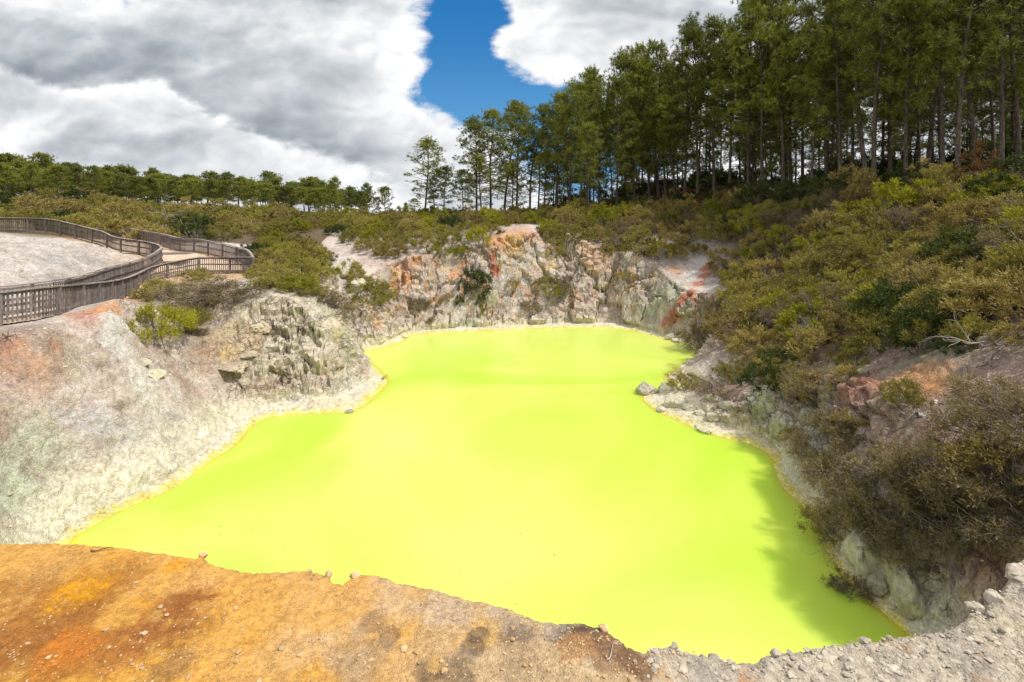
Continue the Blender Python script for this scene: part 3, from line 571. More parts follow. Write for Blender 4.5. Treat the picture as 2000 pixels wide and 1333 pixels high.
def build_ledge():
    E = np.array([PZ(a, b, LZ)[:2] for a, b in EDGE])
    seg = np.r_[0, np.cumsum(np.linalg.norm(np.diff(E, axis=0), axis=1))]
    E = np.concatenate([[(-9.0, 1.6), (-6.0, 2.3)], E, [(5.6, 2.5), (9.0, 1.8)]]); s0 = np.linalg.norm(E[1] - E[0]) + np.linalg.norm(E[2] - E[1]); seg = np.r_[0, np.cumsum(np.linalg.norm(np.diff(E, axis=0), axis=1))]
    s1 = np.linalg.norm(E[-1] - E[-2]) + np.linalg.norm(E[-2] - E[-3]); u = np.concatenate([np.linspace(0, s0, 90, endpoint=False), np.linspace(s0, seg[-1] - s1, 1160), np.linspace(seg[-1] - s1, seg[-1], 91)[1:]]); nu = len(u); e = np.c_[np.interp(u, seg, E[:, 0]), np.interp(u, seg, E[:, 1])]
    nrm = e / np.linalg.norm(e, axis=1)[:, None]
    jit = 0.018 * fbm(u, 0 * u, 0 * u, 0.16, 5, 0.6) + 0.012 * fbm(u, 0 * u + 2, 0 * u, 0.035, 3, 0.6, True)
    e = e + nrm * jit[:, None]
    v = np.r_[np.linspace(0, 1, 340) ** 1.15]
    inner = np.c_[np.interp(u, [0, s0, seg[-1] - s1, seg[-1]], [-9, -1.2, 1.2, 9]), np.interp(u, [0, s0, seg[-1] - s1, seg[-1]], [-3, -0.6, -0.6, -3])]
    X = e[None, :, 0] + (inner[None, :, 0] - e[None, :, 0]) * v[:, None]; Y = e[None, :, 1] + (inner[None, :, 1] - e[None, :, 1]) * v[:, None]
    x, y = X.ravel(), Y.ravel(); z = ledge_h(x, y)
    # rounded lip and small crumbs
    dl = v[:, None] * np.linalg.norm(inner - e, axis=1)[None]; dl = dl.ravel()
    z = z - 0.025 * np.exp(-dl / 0.02)
    top = np.c_[x, y, z].reshape(len(v), nu, 3)
    sk = []
    for k in range(34, 0, -1):
        d = 0.02 * 1.235 ** k; zz = LZ - d * 1.0
        if zz < -0.8: zz = -0.8
        out = 0.35 * d ** 0.8
        n_ = fbm(e[:, 0], e[:, 1], np.full(nu, zz), 0.5, 4) * min(0.25, d * 0.5)
        q = e + nrm * (out + n_)[:, None] * 0.6; sk.append(np.c_[q, np.full(nu, zz) - 0.05])
    V = np.concatenate([np.array(sk).reshape(-1, 3), top.reshape(-1, 3)])
    n_sk = 34 * nu; xx, yy, zz = V.T
    def nz(s, o=4, off=0., ridge=False): return fbm(xx, yy, zz, s, o, .58, ridge, off)
    n1, n2, n3, n4 = nz(0.7, 5, 1), nz(0.16, 4, 9), nz(0.3, 4, 21), nz(0.05, 3, 30)
    def put(c0, c1, w): return c0 + (np.array(c1) - c0) * np.clip(w, 0, 1)[:, None]
    col = np.tile(np.array([.50, .36, .21]), (len(V), 1))
    left = sstep(0.1, -1.0, xx)
    col = put(col, (.66, .33, .05), left * (0.85 + 0.5 * n1)); col = put(col, (.62, .33, .05), sstep(0.05, 0.4, n1 + 0.6 * n2 - 0.1 + 0.1 * left) * sstep(0.5, 0.1, xx) * 0.8)
    col = put(col, (.52, .40, .27), sstep(0.0, 0.4, n3 + 0.4 * n2) * sstep(-1.4, 0.0, xx) * 0.8)
    def spots(L):
        nonlocal col
        for px, py, rx, c, a in L:
            p = PZ(px, py, LZ); s = rx / 1000 * p[1] * 1.1
            d2 = ((xx - p[0]) ** 2 + (1.0 * (yy - p[1])) ** 2) / s ** 2
            col = put(col, c, (sstep(0.30, 0.85, np.exp(-d2) * 1.05 + 0.8 * (n3 + 0.7 * n2 + .7 * n4) * np.exp(-d2 * .7)) if px < 500 else sstep(0.36, 0.62, np.exp(-d2) * 0.85 + 1.1 * (n3 + 0.7 * n2 + .5 * n4) * np.exp(-d2 * .6))) * a)
    spots([(60, 1210, 160, (.30, .11, .02), .8), (200, 1150, 90, (.33, .13, .02), .5), (330, 1215, 95, (.25, .085, .02), .85), (260, 1240, 100, (.30, .11, .03), .6), (60, 1290, 110, (.30, .12, .03), .7), (130, 1270, 60, (.52, .17, .02), .7), (150, 1160, 60, (.66, .30, .01), .8), (270, 1190, 40, (.60, .27, .02), .5),
           (345, 1105, 25, (.66, .30, .02), .7), (330, 1310, 50, (.22, .12, .06), .6), (10, 1160, 60, (.36, .16, .03), .6), (480, 1320, 60, (.58, .33, .1), .6), (120, 1100, 70, (.48, .28, .1), .5)])
    spots([(950, 1235, 45, (.60, .36, .10), .7), (1010, 1240, 40, (.13, .09, .07), .6), (935, 1240, 22, (.12, .085, .06), .6), (925, 1265, 25, (.10, .07, .055), .6), (1110, 1250, 45, (.14, .09, .06), .8), (1160, 1265, 50, (.12, .075, .055), .85), (830, 1315, 30, (.10, .07, .05), .6), (880, 1330, 60, (.11, .075, .05), .6),
           (730, 1215, 25, (.26, .15, .08), .6), (760, 1240, 25, (.18, .11, .07), .6), (850, 1300, 18, (.6, .36, .12), .7), (1200, 1310, 50, (.25, .14, .07), .7), (1250, 1320, 40, (.16, .09, .05), .8), (1120, 1290, 40, (.42, .22, .09), .7), (1010, 1300, 50, (.36, .25, .15), .6), (700, 1290, 60, (.22, .15, .10), .35),
           (870, 1190, 60, (.44, .36, .29), .35), (1000, 1200, 50, (.45, .38, .31), .4), (1090, 1235, 40, (.40, .36, .31), .5)])
    # bright pale grey broken rock on the right
    g = sstep(0.43, 0.53, xx + 1.0 * (yy - 1.83) + 0.08 * n3 + 0.05 * n2)
    gc = np.tile(np.array([.48, .42, .33]), (len(V), 1)); gc = gc + (np.array([.36, .32, .27]) - gc) * sstep(-0.05, 0.3, n3 + n2 * .5)[:, None]; gc = gc + (np.array([.46, .27, .14]) - gc) * (sstep(0.02, 0.25, n1 + 0.4 * n2) * 0.85)[:, None]
    gc = gc + (np.array([.52, .47, .30]) - gc) * (sstep(0.05, 0.4, nz(.4, 3, 50)) * 0.6)[:, None]
    col = col + (gc - col) * g[:, None]
    col = put(col, (.36, .30, .24), sstep(LZ - 0.12, LZ - 0.4, zz) * 0.8)
    col *= (1 + 0.28 * n4 + 0.15 * n2)[:, None]; col = np.clip(col, .01, .8)
    F = grid_faces(len(V) // nu, nu)
    tag(link('crater_rim', mesh_np('crater_rim', V, F, M_ledge, True, col)), kind='structure')
    return e
EDGE_W = build_ledge()

# ------------------------------------------------------------------ stones
def stone_verts(r, flat=0.6, n=None, rg=rng):
    """angular stone: points of a cut, jittered icosahedron"""
    t = (1 + 5 ** .5) / 2
    v = np.array([(-1, t, 0), (1, t, 0), (-1, -t, 0), (1, -t, 0), (0, -1, t), (0, 1, t), (0, -1, -t), (0, 1, -t), (t, 0, -1), (t, 0, 1), (-t, 0, -1), (-t, 0, 1)], float) / 1.9
    v = v * (1 + rg.uniform(-0.28, 0.28, (12, 1))) + rg.normal(0, 0.10, (12, 3)); s = rg.uniform(0.7, 1.3, 3) * (1, 1, flat)
    a = rg.uniform(0, 6.28); c, q = math.cos(a), math.sin(a); v = v * s * r
    return np.c_[v[:, 0] * c - v[:, 1] * q, v[:, 0] * q + v[:, 1] * c, v[:, 2]]
ICO = np.array([(0, 11, 5), (0, 5, 1), (0, 1, 7), (0, 7, 10), (0, 10, 11), (1, 5, 9), (5, 11, 4), (11, 10, 2), (10, 7, 6), (7, 1, 8), (3, 9, 4), (3, 4, 2), (3, 2, 6), (3, 6, 8), (3, 8, 9), (4, 9, 5), (2, 4, 11), (6, 2, 10), (8, 6, 7), (9, 8, 1)])
def stone_field(name, pts, sizes, mat, label, cat, flat=0.6):
    n = len(pts); V = np.empty((n * 12, 3)); 
    for i in range(n): V[i * 12:(i + 1) * 12] = stone_verts(sizes[i], flat) + pts[i]
    F = (ICO[None] + (np.arange(n) * 12)[:, None, None]).reshape(-1, 3)
    tag(link(name, mesh_np(name, V, F, mat, False)), label, cat, kind='stuff')
def big_stone(name, p, r, mat, label, cat='rock', group=None, flat=0.7, seed=1, stretch=(1, 1, 1), rz=0.0, sub=16):
    rg = np.random.default_rng(seed)
    th = np.linspace(0.02, math.pi - 0.02, sub); ph = np.linspace(0, 2 * math.pi, 2 * sub, endpoint=False)
    A, B = np.meshgrid(th, ph, indexing='ij'); d = np.stack([np.sin(A) * np.cos(B), np.sin(A) * np.sin(B), np.cos(A)], -1).reshape(-1, 3)
    rad = np.full(len(d), 9.0)
    for k in range(14):                                   # cut by random planes: an angular block
        nn = rg.normal(size=3); nn /= np.linalg.norm(nn); q = d @ nn; lim = rg.uniform(0.62, 0.95)
        rad = np.where(q > 0.05, np.minimum(rad, lim / np.maximum(q, 0.05)), rad)
    rad = np.minimum(rad, 1.15)
    rad = rad * (1 + 0.07 * fbm(d[:, 0] + seed, d[:, 1], d[:, 2], 0.5, 4))
    rad = rad * (1 + 0.26 * fbm(d[:, 0] + seed, d[:, 1], d[:, 2], 0.42, 4, .62, True) + .1 * fbm(d[:, 0] + seed, d[:, 1], d[:, 2], 0.1, 2))
    V = d * rad[:, None] * r * (0.85 if name == 'boulder' else 1.0) * np.array([1, 1, flat]) * np.array(stretch)
    nc = 2 * sub; i = np.arange(sub - 1)[:, None] * nc; j = np.arange(nc)[None]
    F = np.stack([i + j, i + nc + j, i + nc + (j + 1) % nc, i + (j + 1) % nc], -1).reshape(-1, 4)
    cap = [np.arange(nc)[None], (len(V) - nc + np.arange(nc))[None, ::-1]]
    me = mesh_np(name, V, [F] + cap, mat, True)
    try: me.set_sharp_from_angle(angle=R(38))
    except Exception: pass
    return tag(link(name, me, loc=p, rot=(0, 0, rz)), label, cat, group)

_la = np.arctan2(EDGE_W[:, 0], EDGE_W[:, 1]); _lr = np.hypot(EDGE_W[:, 0], EDGE_W[:, 1]); _o = np.argsort(_la)
def lip_r(x, y): return np.interp(np.arctan2(x, y), _la[_o], _lr[_o])
def ledge_gravel():
    def inside_edge(px, py): return py > np.interp(px, [a for a, b in EDGE], [b for a, b in EDGE]) + 3
    n = 5200; px = rng.uniform(-80, 1350, n); py = rng.uniform(1060, 1400, n); k = inside_edge(px, py); px, py = px[k], py[k]
    keep = rng.random(len(px)) < 0.22 + 0.55 * (perlin(px / 60, py / 35, 0 * px) > 0.12) + 0.5 * ((px > 980) & (py > 1250)); px, py = px[keep], py[keep]
    a = np.array([PZ(i, j, LZ) for i, j in zip(px, py)]); a = a[np.hypot(a[:, 0], a[:, 1]) < lip_r(a[:, 0], a[:, 1]) - .03]; sz = 0.0022 + 0.0028 * rng.random(len(a)) ** 2.0 + 0.009 * (rng.random(len(a)) > 0.93) * rng.random(len(a)); a[:, 2] = ledge_h(a[:, 0], a[:, 1]) + sz * 0.25
    stone_field('gravel', a, sz, M_peb_o, 'small buff pebbles strewn over the orange ground in the foreground', 'gravel')
    n = 6000; px = rng.uniform(1262, 2120, n); py = rng.uniform(1130, 1400, n); k = inside_edge(px, py); px, py = px[k], py[k]
    keep = rng.random(len(px)) < 0.45 + 0.9 * perlin(px / 45, py / 25, 0 * px + 2); px, py = px[keep], py[keep]
    a = np.array([PZ(i, j, LZ) for i, j in zip(px, py)]); a = a[np.hypot(a[:, 0], a[:, 1]) < lip_r(a[:, 0], a[:, 1]) - .025]; sz = 0.0025 + 0.011 * rng.random(len(a)) ** 4.0 + 0.010 * (rng.random(len(a)) > .985); a[:, 2] = ledge_h(a[:, 0], a[:, 1]) + sz * 0.12
    stone_field('rubble', a, sz, M_peb_g, 'pale grey angular rock chips covering the rim at lower right', 'rubble', 0.38)
    # crumbs along the lip
    e = EDGE_W[rng.integers(200, len(EDGE_W) - 200, 260)]
    e = e * (1 - rng.uniform(0.012, 0.05, (len(e), 1))); sz = 0.0025 + 0.006 * rng.random(len(e)) ** 3
    a = np.c_[e, ledge_h(e[:, 0], e[:, 1]) - 0.016]
    stone_field('rim_crumbs', a, sz, M_peb_g, 'loose crumbs of rock lining the broken edge of the near rim', 'gravel', 0.8)
    big = [(1690, 1254, .020, 'square grey stone perched on the lip of the near rim'), (1650, 1297, .020, 'white flat stone lying in tan dirt on the grey rim'), (1620, 1288, .024, 'long pale slab tilted in the grey rubble of the rim'), (1395, 1290, .018, 'pointed grey stone standing at the rim edge'),
           (1318, 1276, .014, 'small upright pointed stone on the rim edge above the lake'), (1372, 1297, .014, 'bright white chip in the grey rubble near the dark earth'), (1516, 1278, .020, 'brown rounded stone set in the rim edge beside the dip'), (1300, 1296, .012, 'small white angular stone at the start of the grey rubble'),
           (1475, 1322, .015, 'pinkish white chip at the bottom of the frame in rubble'), (1560, 1310, .016, 'flat pale stone below the dip in the grey rim'), (1855, 1262, .013, 'pale block among the yellowish rubble at right'), (1905, 1205, .030, 'jagged grey point of rock jutting up at the right end of the rim'),
           (1945, 1195, .036, 'layered grey outcrop at the far right of the near rim'), (1990, 1165, .05, 'largest grey rock shoulder at the right edge of the rim'), (395, 1080, .020, 'orange brown lump standing on the near rim edge'), (692, 1126, .022, 'orange lump at the right lip of the notch in the rim'), (640, 1124, .018, 'grey brown lump at the left lip of the notch in the rim'),
           (458, 1250, .009, 'small bright white pebble alone on the orange ground'), (605, 1108 + 10, .012, 'small stone on the rim edge left of the notch'), (1180, 1250, .022, 'brown clod overhanging the lake at the end of the dark earth')]
    for i, (px, py, r_, lab) in enumerate(big):
        p = PZ(px, py, LZ); q_ = min(1.0, (float(lip_r(p[0], p[1])) - .35 * r_ - .008) / math.hypot(p[0], p[1])); p[0] *= q_; p[1] *= q_; z = float(ledge_h(np.array([p[0]]), np.array([p[1]]))[0]) - .012
        big_stone('rock', (p[0], p[1], z + r_ * (0.15 if r_ < .04 else -0.2)), r_, M_peb_o if px < 1250 else M_peb_g, lab, 'rock', None, 0.75, 30 + i, (1.0, 0.8, 1), rng.uniform(0, 6))
ledge_gravel()

def scatter_px(poly, n, spacing, got=None, jitter=0.0):
    """ground points under sight lines sampled in an outline, kept apart by SPACING metres"""
    poly = np.array(poly, float); lo, hi = poly.min(0), poly.max(0); q = rng.uniform(lo, hi, (n, 2))
    ins = np.zeros(n, bool); j = len(poly) - 1
    for i in range(len(poly)):
        c = (poly[i, 1] > q[:, 1]) != (poly[j, 1] > q[:, 1]); xc = (poly[j, 0] - poly[i, 0]) * (q[:, 1] - poly[i, 1]) / (poly[j, 1] - poly[i, 1] + 1e-12) + poly[i, 0]
        ins ^= c & (q[:, 0] < xc); j = i
    q = q[ins]; h = hit(q[:, 0], q[:, 1]); ok = ~np.isnan(h[:, 0]); q, h = q[ok], h[ok]
    got = [] if got is None else got; out = []
    for (a, b), p in zip(q, h):
        if all((p[0] - g[0]) ** 2 + (p[1] - g[1]) ** 2 > spacing ** 2 for g in got):
            got.append(p); out.append((a, b, p))
    return out

def screes():
    A = []
    for poly, n in (([(0, 660), (260, 600), (330, 700), (560, 800), (480, 840), (140, 1050), (0, 1060)], 5500), ([(700, 480), (1380, 520), (1300, 655), (780, 655)], 4200), ([(1340, 740), (1500, 700), (2000, 640), (2000, 1120), (1750, 1230), (1500, 880), (1270, 790)], 4200), ([(380, 620), (740, 700), (740, 790), (520, 800)], 1200), ([(640, 530), (780, 670), (710, 690)], 500), ([(0, 460), (240, 500), (0, 550)], 600)):
        q = scatter_px(poly, n, 0.0)
        A += [p for _, _, p in q if p[2] > .04]
    A = np.array(A); sz = (0.010 + 0.05 * rng.random(len(A)) ** 5) * (0.5 + 0.5 * np.clip(np.linalg.norm(A[:, :2], axis=1) / 18, 0.4, 2)); A[:, 2] += 0.02
    stone_field('scree', A, sz, M_scree, 'pale stone chips scattered down the crater walls', 'scree', 0.5)
screes()
def boulders():
    L = [(1262, 770, .62, 'big rounded cream boulder at the tip of the rocky spit', M_bould, .9), (1277, 766, .36, 'grey topped boulder resting against the spit tip boulder', M_bould, .6), (1305, 768, .55, 'flat topped cream boulder second from the tip of the spit', M_bould, .6),
         (1312, 795, .42, 'yellow stained block on the lake side of the spit', M_bould, .7), (1292, 803, .25, 'small yellow block at the waterline beside the spit tip', M_bould, .7), (1330, 792, .38, 'pale block in the rubble row of the spit', M_bould, .7), (1350, 803, .36, 'whitish block halfway along the spit waterline', M_bould, .7), (1372, 810, .30, 'angular block above the yellow waterline of the spit', M_bould, .6),
         (1380, 845, .34, 'flat white slab lying in the water edge below the spit', M_bould, .35), (1363, 836, .16, 'tiny white slab off the spit at the waterline', M_bould, .35), (1400, 820, .4, 'grey block where the spit meets the bank', M_bould, .7), (1425, 800, .4, 'pale flat block at the back of the spit', M_bould, .5), (1395, 785, .35, 'cream block below the dead bush on the spit', M_bould, .5), (1470, 815, .3, 'small green grey block on the bank behind the spit', M_bould, .7),
         (1505, 790, .75, 'tall pale green rock on the bank above the spit', M_bould, 1.2), (1535, 850, .7, 'pale rounded rock shoulder above the waterline', M_bould, .9), (1590, 740, .3, 'grey stone on the scree left of the pale cliff', M_bould, .7), (1790, 850, .22, 'white stone lying on reddish earth under the dead tree', M_peb_g, .7), (1750, 838, .30, 'flat white slab above the red earth', M_peb_g, .3), (1760, 800, .35, 'knobbly cream stone below the orange cliff', M_bould, 1.1), (1700, 780, .4, 'pinkish knobbly stone on the ridge left of the orange cliff', M_slab, .8),
         (1585, 925, .2, 'white stone in the bank scrub above the waterline', M_peb_g, .7), (1690, 1100, .6, 'cream block at the waterline under the grey bushes', M_bould, .9), (1720, 1150, .35, 'knob of cream rock at the waterline below the twiggy bush', M_bould, .9), (1785, 1195, .42, 'smooth pale yellow rock face nearest the near rim', M_bould, 1.3),
         (572, 742, .33, 'white pink angular block lying below the outcrop', M_slab, 1.0), (682, 806, .22, 'small white rock lying in the water off the left headland', M_peb_g, .5), (540, 715, .55, 'tan slab jutting from the foot of the outcrop', M_slab, .8), (450, 722, .9, 'long overhanging slab over a dark hollow at the outcrop foot', M_slab, .35), (590, 690, .6, 'cream block in the middle of the outcrop face', M_slab, .9),
         (640, 660, .6, 'greenish tilted slab on the outcrop face', M_slab, 1.3), (615, 720, .35, 'orange spotted stone low on the outcrop', M_slab, .8), (660, 720, .4, 'pinkish knob near the headland tip', M_slab, .8), (505, 650, .6, 'pale knob at the upper middle of the outcrop', M_slab, .7), (690, 730, .35, 'grey rock above the orange stain of the headland', M_slab, .9), (480, 700, .5, 'ochre ledge on the left of the outcrop', M_slab, .6),
         (660, 535, .9, 'white rounded rock crowning the second ridge', M_bould, .8), (690, 560, .8, 'pale shoulder rock midway down the second ridge', M_bould, .8), (735, 610, .4, 'small white block on the second ridge flank', M_bould, .6), (960, 590, .9, 'tall pale green rock column at the foot of the far cliff', M_bould, 1.4), (790, 660, .3, 'yellow edged stone at the far waterline', M_bould, .5), (1310, 662, .5, 'cream block at the far right waterline', M_bould, .6), (1322, 668, .4, 'white block next to the far right waterline', M_bould, .6),
         (150, 855, .13, 'pale oblong stone lying on the left slope', M_peb_g, .6), (275, 712, .3, 'grey broken block at the crest of the left slope ridge', M_bould, .6), (300, 735, .35, 'greenish block at the end of the left slope ridge', M_bould, .6), (225, 845, .08, 'small green stone in the middle of the left slope', M_bould, .6), (90, 815, .07, 'small white stone high on the left slope', M_peb_g, .6), (15, 970, .1, 'white oval stone low at the left edge', M_peb_g, .5)]
    h = hit([l[0] for l in L], [l[1] for l in L])
    for i, ((px, py, r_, lab, m, fl), p) in enumerate(zip(L, h)):
        if np.isnan(p[0]): continue
        big_stone('boulder', (p[0], p[1] + r_ * .25, p[2] + (0.12 * r_ if px > 1240 and px < 1480 else 0.02)), r_, m, lab, 'boulder', None, fl, 100 + i, (1.15, 0.9, 1), rng.uniform(0, 6), 22)
boulders()

# ------------------------------------------------------------------ picket fences of the boardwalk
def build_fence(pts, label, name='picket_fence', post_every=1.9, flip=1):
    top = catmull(pts, 12, False); seg = np.r_[0, np.cumsum(np.linalg.norm(np.diff(top[:, :2], axis=0), axis=1))]; total = seg[-1]
    at = lambda s: np.array([np.interp(s, seg, top[:, k]) for k in range(3)])
    root = bpy.data.objects.new(name, None); COL.objects.link(root); b0 = at(0); root.location = (b0[0], b0[1], b0[2] - FH)
    tag(root, label, 'fence')
    def boxes(name, L, mat):                     # L: (centre, half sizes, yaw, pitch)
        V = []; F = []
        base = np.array([(-1, -1, -1), (1, -1, -1), (1, 1, -1), (-1, 1, -1), (-1, -1, 1), (1, -1, 1), (1, 1, 1), (-1, 1, 1)], float)
        f = np.array([(0, 3, 2, 1), (4, 5, 6, 7), (0, 1, 5, 4), (1, 2, 6, 5), (2, 3, 7, 6), (3, 0, 4, 7)])
        for c, hs, yaw, pitch in L:
            v = base * hs; v = np.c_[v[:, 0], v[:, 1], v[:, 2] + v[:, 0] * math.tan(pitch)]
            cs, sn = math.cos(yaw), math.sin(yaw); v = np.c_[v[:, 0] * cs - v[:, 1] * sn, v[:, 0] * sn + v[:, 1] * cs, v[:, 2]] + c
            F.append(f + 8 * len(V)); V.append(v)
        V = np.concatenate(V) - np.array(root.location); 
        return link(name, mesh_np(name, V, np.concatenate(F), mat, False), root)
    nb = max(1, round(total / post_every)); S_ = np.linspace(0, total, nb + 1)
    for i, s in enumerate(S_):
        p = at(s); q = at(min(s + .05, total)) - at(max(s - .05, 0)); yaw = math.atan2(q[1], q[0])
        boxes('post', [(p + (0, 0, -FH / 2 - 0.12), (.05, .05, FH / 2 + 0.10), yaw, 0)], M_fence)
    rails, mids, lows = [], [], []
    for i in range(nb):
        a, b = at(S_[i]), at(S_[i + 1]); 
        # follow the curve in three pieces per bay
        pk = []
        for k in range(3):
            p, q = at(S_[i] + (S_[i + 1] - S_[i]) * k / 3), at(S_[i] + (S_[i + 1] - S_[i]) * (k + 1) / 3); d = q - p; ln = np.hypot(d[0], d[1]); yaw = math.atan2(d[1], d[0]); pit = math.atan2(d[2], ln); c = (p + q) / 2
            nx = np.array([-math.sin(yaw), math.cos(yaw), 0]) * flip
            rails.append((c + nx * 0.0 + (0, 0, .012), (ln / 2 + .012, .075, .022), yaw, pit))
            mids.append((c + nx * -0.085 + (0, 0, -0.50), (ln / 2 + .004, .022, .045), yaw, pit)); lows.append((c + nx * -0.085 + (0, 0, -0.95), (ln / 2 + .004, .022, .045), yaw, pit))
            mids.append((c + nx * -0.085 + (0, 0, -0.08), (ln / 2 + .004, .020, .045), yaw, pit))
            npk = max(2, int(ln / 0.118))
            for j in range(npk):
                t = (j + .5) / npk; c2 = p + d * t
                dz = rng.normal(0, .008); pk.append((c2 + nx * -0.045 + (0, 0, -0.56 + dz), (.025 + rng.normal(0, .002), .011, .50), yaw + rng.normal(0, .03), pit))
        boxes('picket_panel', pk, M_fence)
    boxes('top_rail', rails, M_rail); boxes('rail', mids, M_fence); boxes('rail', lows, M_fence)
    return root
build_fence(P_out, 'long grey picket fence nearest the lake, curving along the top of the left slope', flip=-1)
build_fence(P_rear, 'grey picket fence climbing away behind the path from the sharp corner', flip=-1)
build_fence(P_in, 'grey picket fence looping round the white mound on the inner side of the path', flip=1)
def build_path():
    m, T, bs = new_mat('tan_gravel_path'); g = T.node('ShaderNodeNewGeometry'); n = T.noise(g.outputs['Position'], 2.0, 6, .65)
    T.put(bs.inputs['Base Color'], T.mix(T.maprange(n, .35, .65), (.50, .34, .22), (.60, .47, .36))); bs.inputs['Roughness'].default_value = .95
    poly = np.concatenate([catmull(P_out, 6, False), catmull(P_rear, 6, False), catmull(P_in[:16], 6, False)[::-1]])[:, :2]
    xs = np.arange(-36, -15, .12); ys = np.arange(10, 47, .12); X, Y = np.meshgrid(xs, ys); x, y = X.ravel(), Y.ravel(); ins = np.zeros(len(x), bool); j = len(poly) - 1
    for i in range(len(poly)):
        c = (poly[i, 1] > y) != (poly[j, 1] > y); ins ^= c & (x < (poly[j, 0] - poly[i, 0]) * (y - poly[i, 1]) / (poly[j, 1] - poly[i, 1] + 1e-12) + poly[i, 0]); j = i
    F = grid_faces(len(ys), len(xs)); F = F[ins[F].all(1)]; used = np.unique(F); z = np.zeros(len(x)); z[used] = ground(x[used], y[used]) + .05
    ix = np.full(len(x), -1); ix[used] = np.arange(len(used)); P = np.c_[x, y, z][used]; F = ix[F]
    tag(link('path', mesh_np('path', P, F, m)), kind='structure')
    q = PY(338, 494, 36.5); q2 = q.copy()
    bw = bpy.data.objects.new('boardwalk', None); COL.objects.link(bw); bw.location = (q[0], q[1], 0); 
    zg = float(PY(338, 496, 36.5)[2]); tag(bw, 'short grey plank deck let into the tan path behind the inner fence bend', 'boardwalk')
    V = []; F = []
    for i in range(16):
        c = np.array([i * .15 - 1.2, 0, 0]); v = np.array([(-.07, -1.0, 0), (.07, -1.0, 0), (.07, 1.0, 0), (-.07, 1.0, 0), (-.07, -1.0, .05), (.07, -1.0, .05), (.07, 1.0, .05), (-.07, 1.0, .05)]) + c
        F.append(np.array([(0, 3, 2, 1), (4, 5, 6, 7), (0, 1, 5, 4), (1, 2, 6, 5), (2, 3, 7, 6), (3, 0, 4, 7)]) + 8 * i); V.append(v)
    bw.location.z = zg; bw.rotation_euler = (0, 0.0, 0.25); link('deck', mesh_np('deck', np.concatenate(V), np.concatenate(F), M_fence, False), bw)
build_path()

# ------------------------------------------------------------------ plants
def unit(v): return v / (np.linalg.norm(v, axis=-1, keepdims=True) + 1e-9)
def blades(P, D, L, W, rg):
    """one slim triangle per blade from P along D"""
    n = len(P); s = unit(np.cross(D, rg.normal(size=(n, 3)))); W = np.broadcast_to(W, (n,))[:, None]; L = np.broadcast_to(L, (n,))[:, None]
    V = np.stack([P - s * W * .5, P + s * W * .5, P + D * L], 1).reshape(-1, 3)
    return V, np.arange(3 * n).reshape(-1, 3)
def shrub_meshes(key, kind, seed, clumps=44, sprigs=15, per=8, L=0.085, W=0.030, rc=0.26, hgt=1.0, stems=10, spread=1.0, hollow=0.55, twigs=0):
    rg = np.random.default_rng(seed)
    d = unit(rg.normal(size=(clumps, 3))); d[:, 2] = np.abs(d[:, 2]) * 0.95 + 0.02; d = unit(d)
    lob = 1 + 0.28 * perlin(d[:, 0] * 1.7 + seed, d[:, 1] * 1.7, d[:, 2] * 1.7)
    C = d * (hollow + (1 - hollow) * rg.random((clumps, 1)) ** 0.6) * lob[:, None] * np.array([spread, spread, hgt]); C[:, 2] += 0.12
    O = np.repeat(C, sprigs, 0); out = unit(O * np.array([1, 1, 1.2])); S_ = unit(out * 0.75 + rg.normal(size=O.shape) * 0.65 + np.array([0, 0, 0.25]))
    R_ = rc * rg.uniform(0.6, 1.25, (len(O), 1)); t = rg.uniform(0.1, 1, (len(O), per, 1))
    P = (O[:, None] + S_[:, None] * R_[:, None] * t + rg.normal(size=(len(O), per, 3)) * 0.018).reshape(-1, 3)
    D = unit((S_[:, None] * 0.8 + rg.normal(size=(len(O), per, 3)) * 0.55)).reshape(-1, 3)
    V, F = blades(P, D, L * rg.uniform(.7, 1.3, len(P)), W, rg)
    fol = mesh_np(key + '_foliage', V, F, LEAF[kind], False)
    T = Tubes()
    order = rg.permutation(clumps)[:stems]
    for c in C[order]:
        a = np.array([rg.normal(0, .05), rg.normal(0, .05), -0.15]); m = (a + c) / 2 + rg.normal(0, .07, 3) + np.array([0, 0, .04]); tt = np.linspace(0, 1, 6)[:, None]
        pts = (1 - tt) ** 2 * a + 2 * tt * (1 - tt) * m + tt ** 2 * c; T.tube(pts, np.linspace(.028, .008, 6), 4, False)
        for k in range(3 + twigs):
            b = pts[rg.integers(2, 6)]; e = b + unit(c * 0.6 + rg.normal(size=3) * .7) * rg.uniform(.18, .42); mm = (b + e) / 2 + rg.normal(0, .03, 3)
            T.tube(np.array([b, mm, e]), [.009, .006, .003], 3, False)
            for q in range(twigs // 2):
                e2 = mm + unit(e - b + rg.normal(size=3) * .25) * rg.uniform(.1, .28); T.tube(np.array([mm, (mm + e2) / 2 + rg.normal(0, .015, 3), e2]), [.005, .004, .002], 3, False)
    return fol, T.build(key + '_stems', M_twig)
SHRUBS = {}
for kind in ('olive', 'yellow green', 'brownish olive', 'dark green', 'rusty brown'):
    SHRUBS[kind] = [shrub_meshes(kind.replace(' ', '_'), kind, 11 * i + len(kind), hgt=(0.95, 0.75, 1.15)[i], spread=(1, 1.15, .85)[i]) for i in range(3)]
SHRUBS['grey brown'] = [shrub_meshes('sparse', 'grey brown', 60 + i, clumps=50, sprigs=17, per=9, L=.06, W=.021, rc=.30, hgt=.8, stems=26, hollow=.35, twigs=4) for i in range(3)]
SHRUBS['fine olive'] = [shrub_meshes('fine', 'olive', 70 + i, clumps=60, sprigs=20, per=9, L=.058, W=.021, rc=.26, hgt=.8, stems=20, hollow=.4, twigs=3) for i in range(3)]
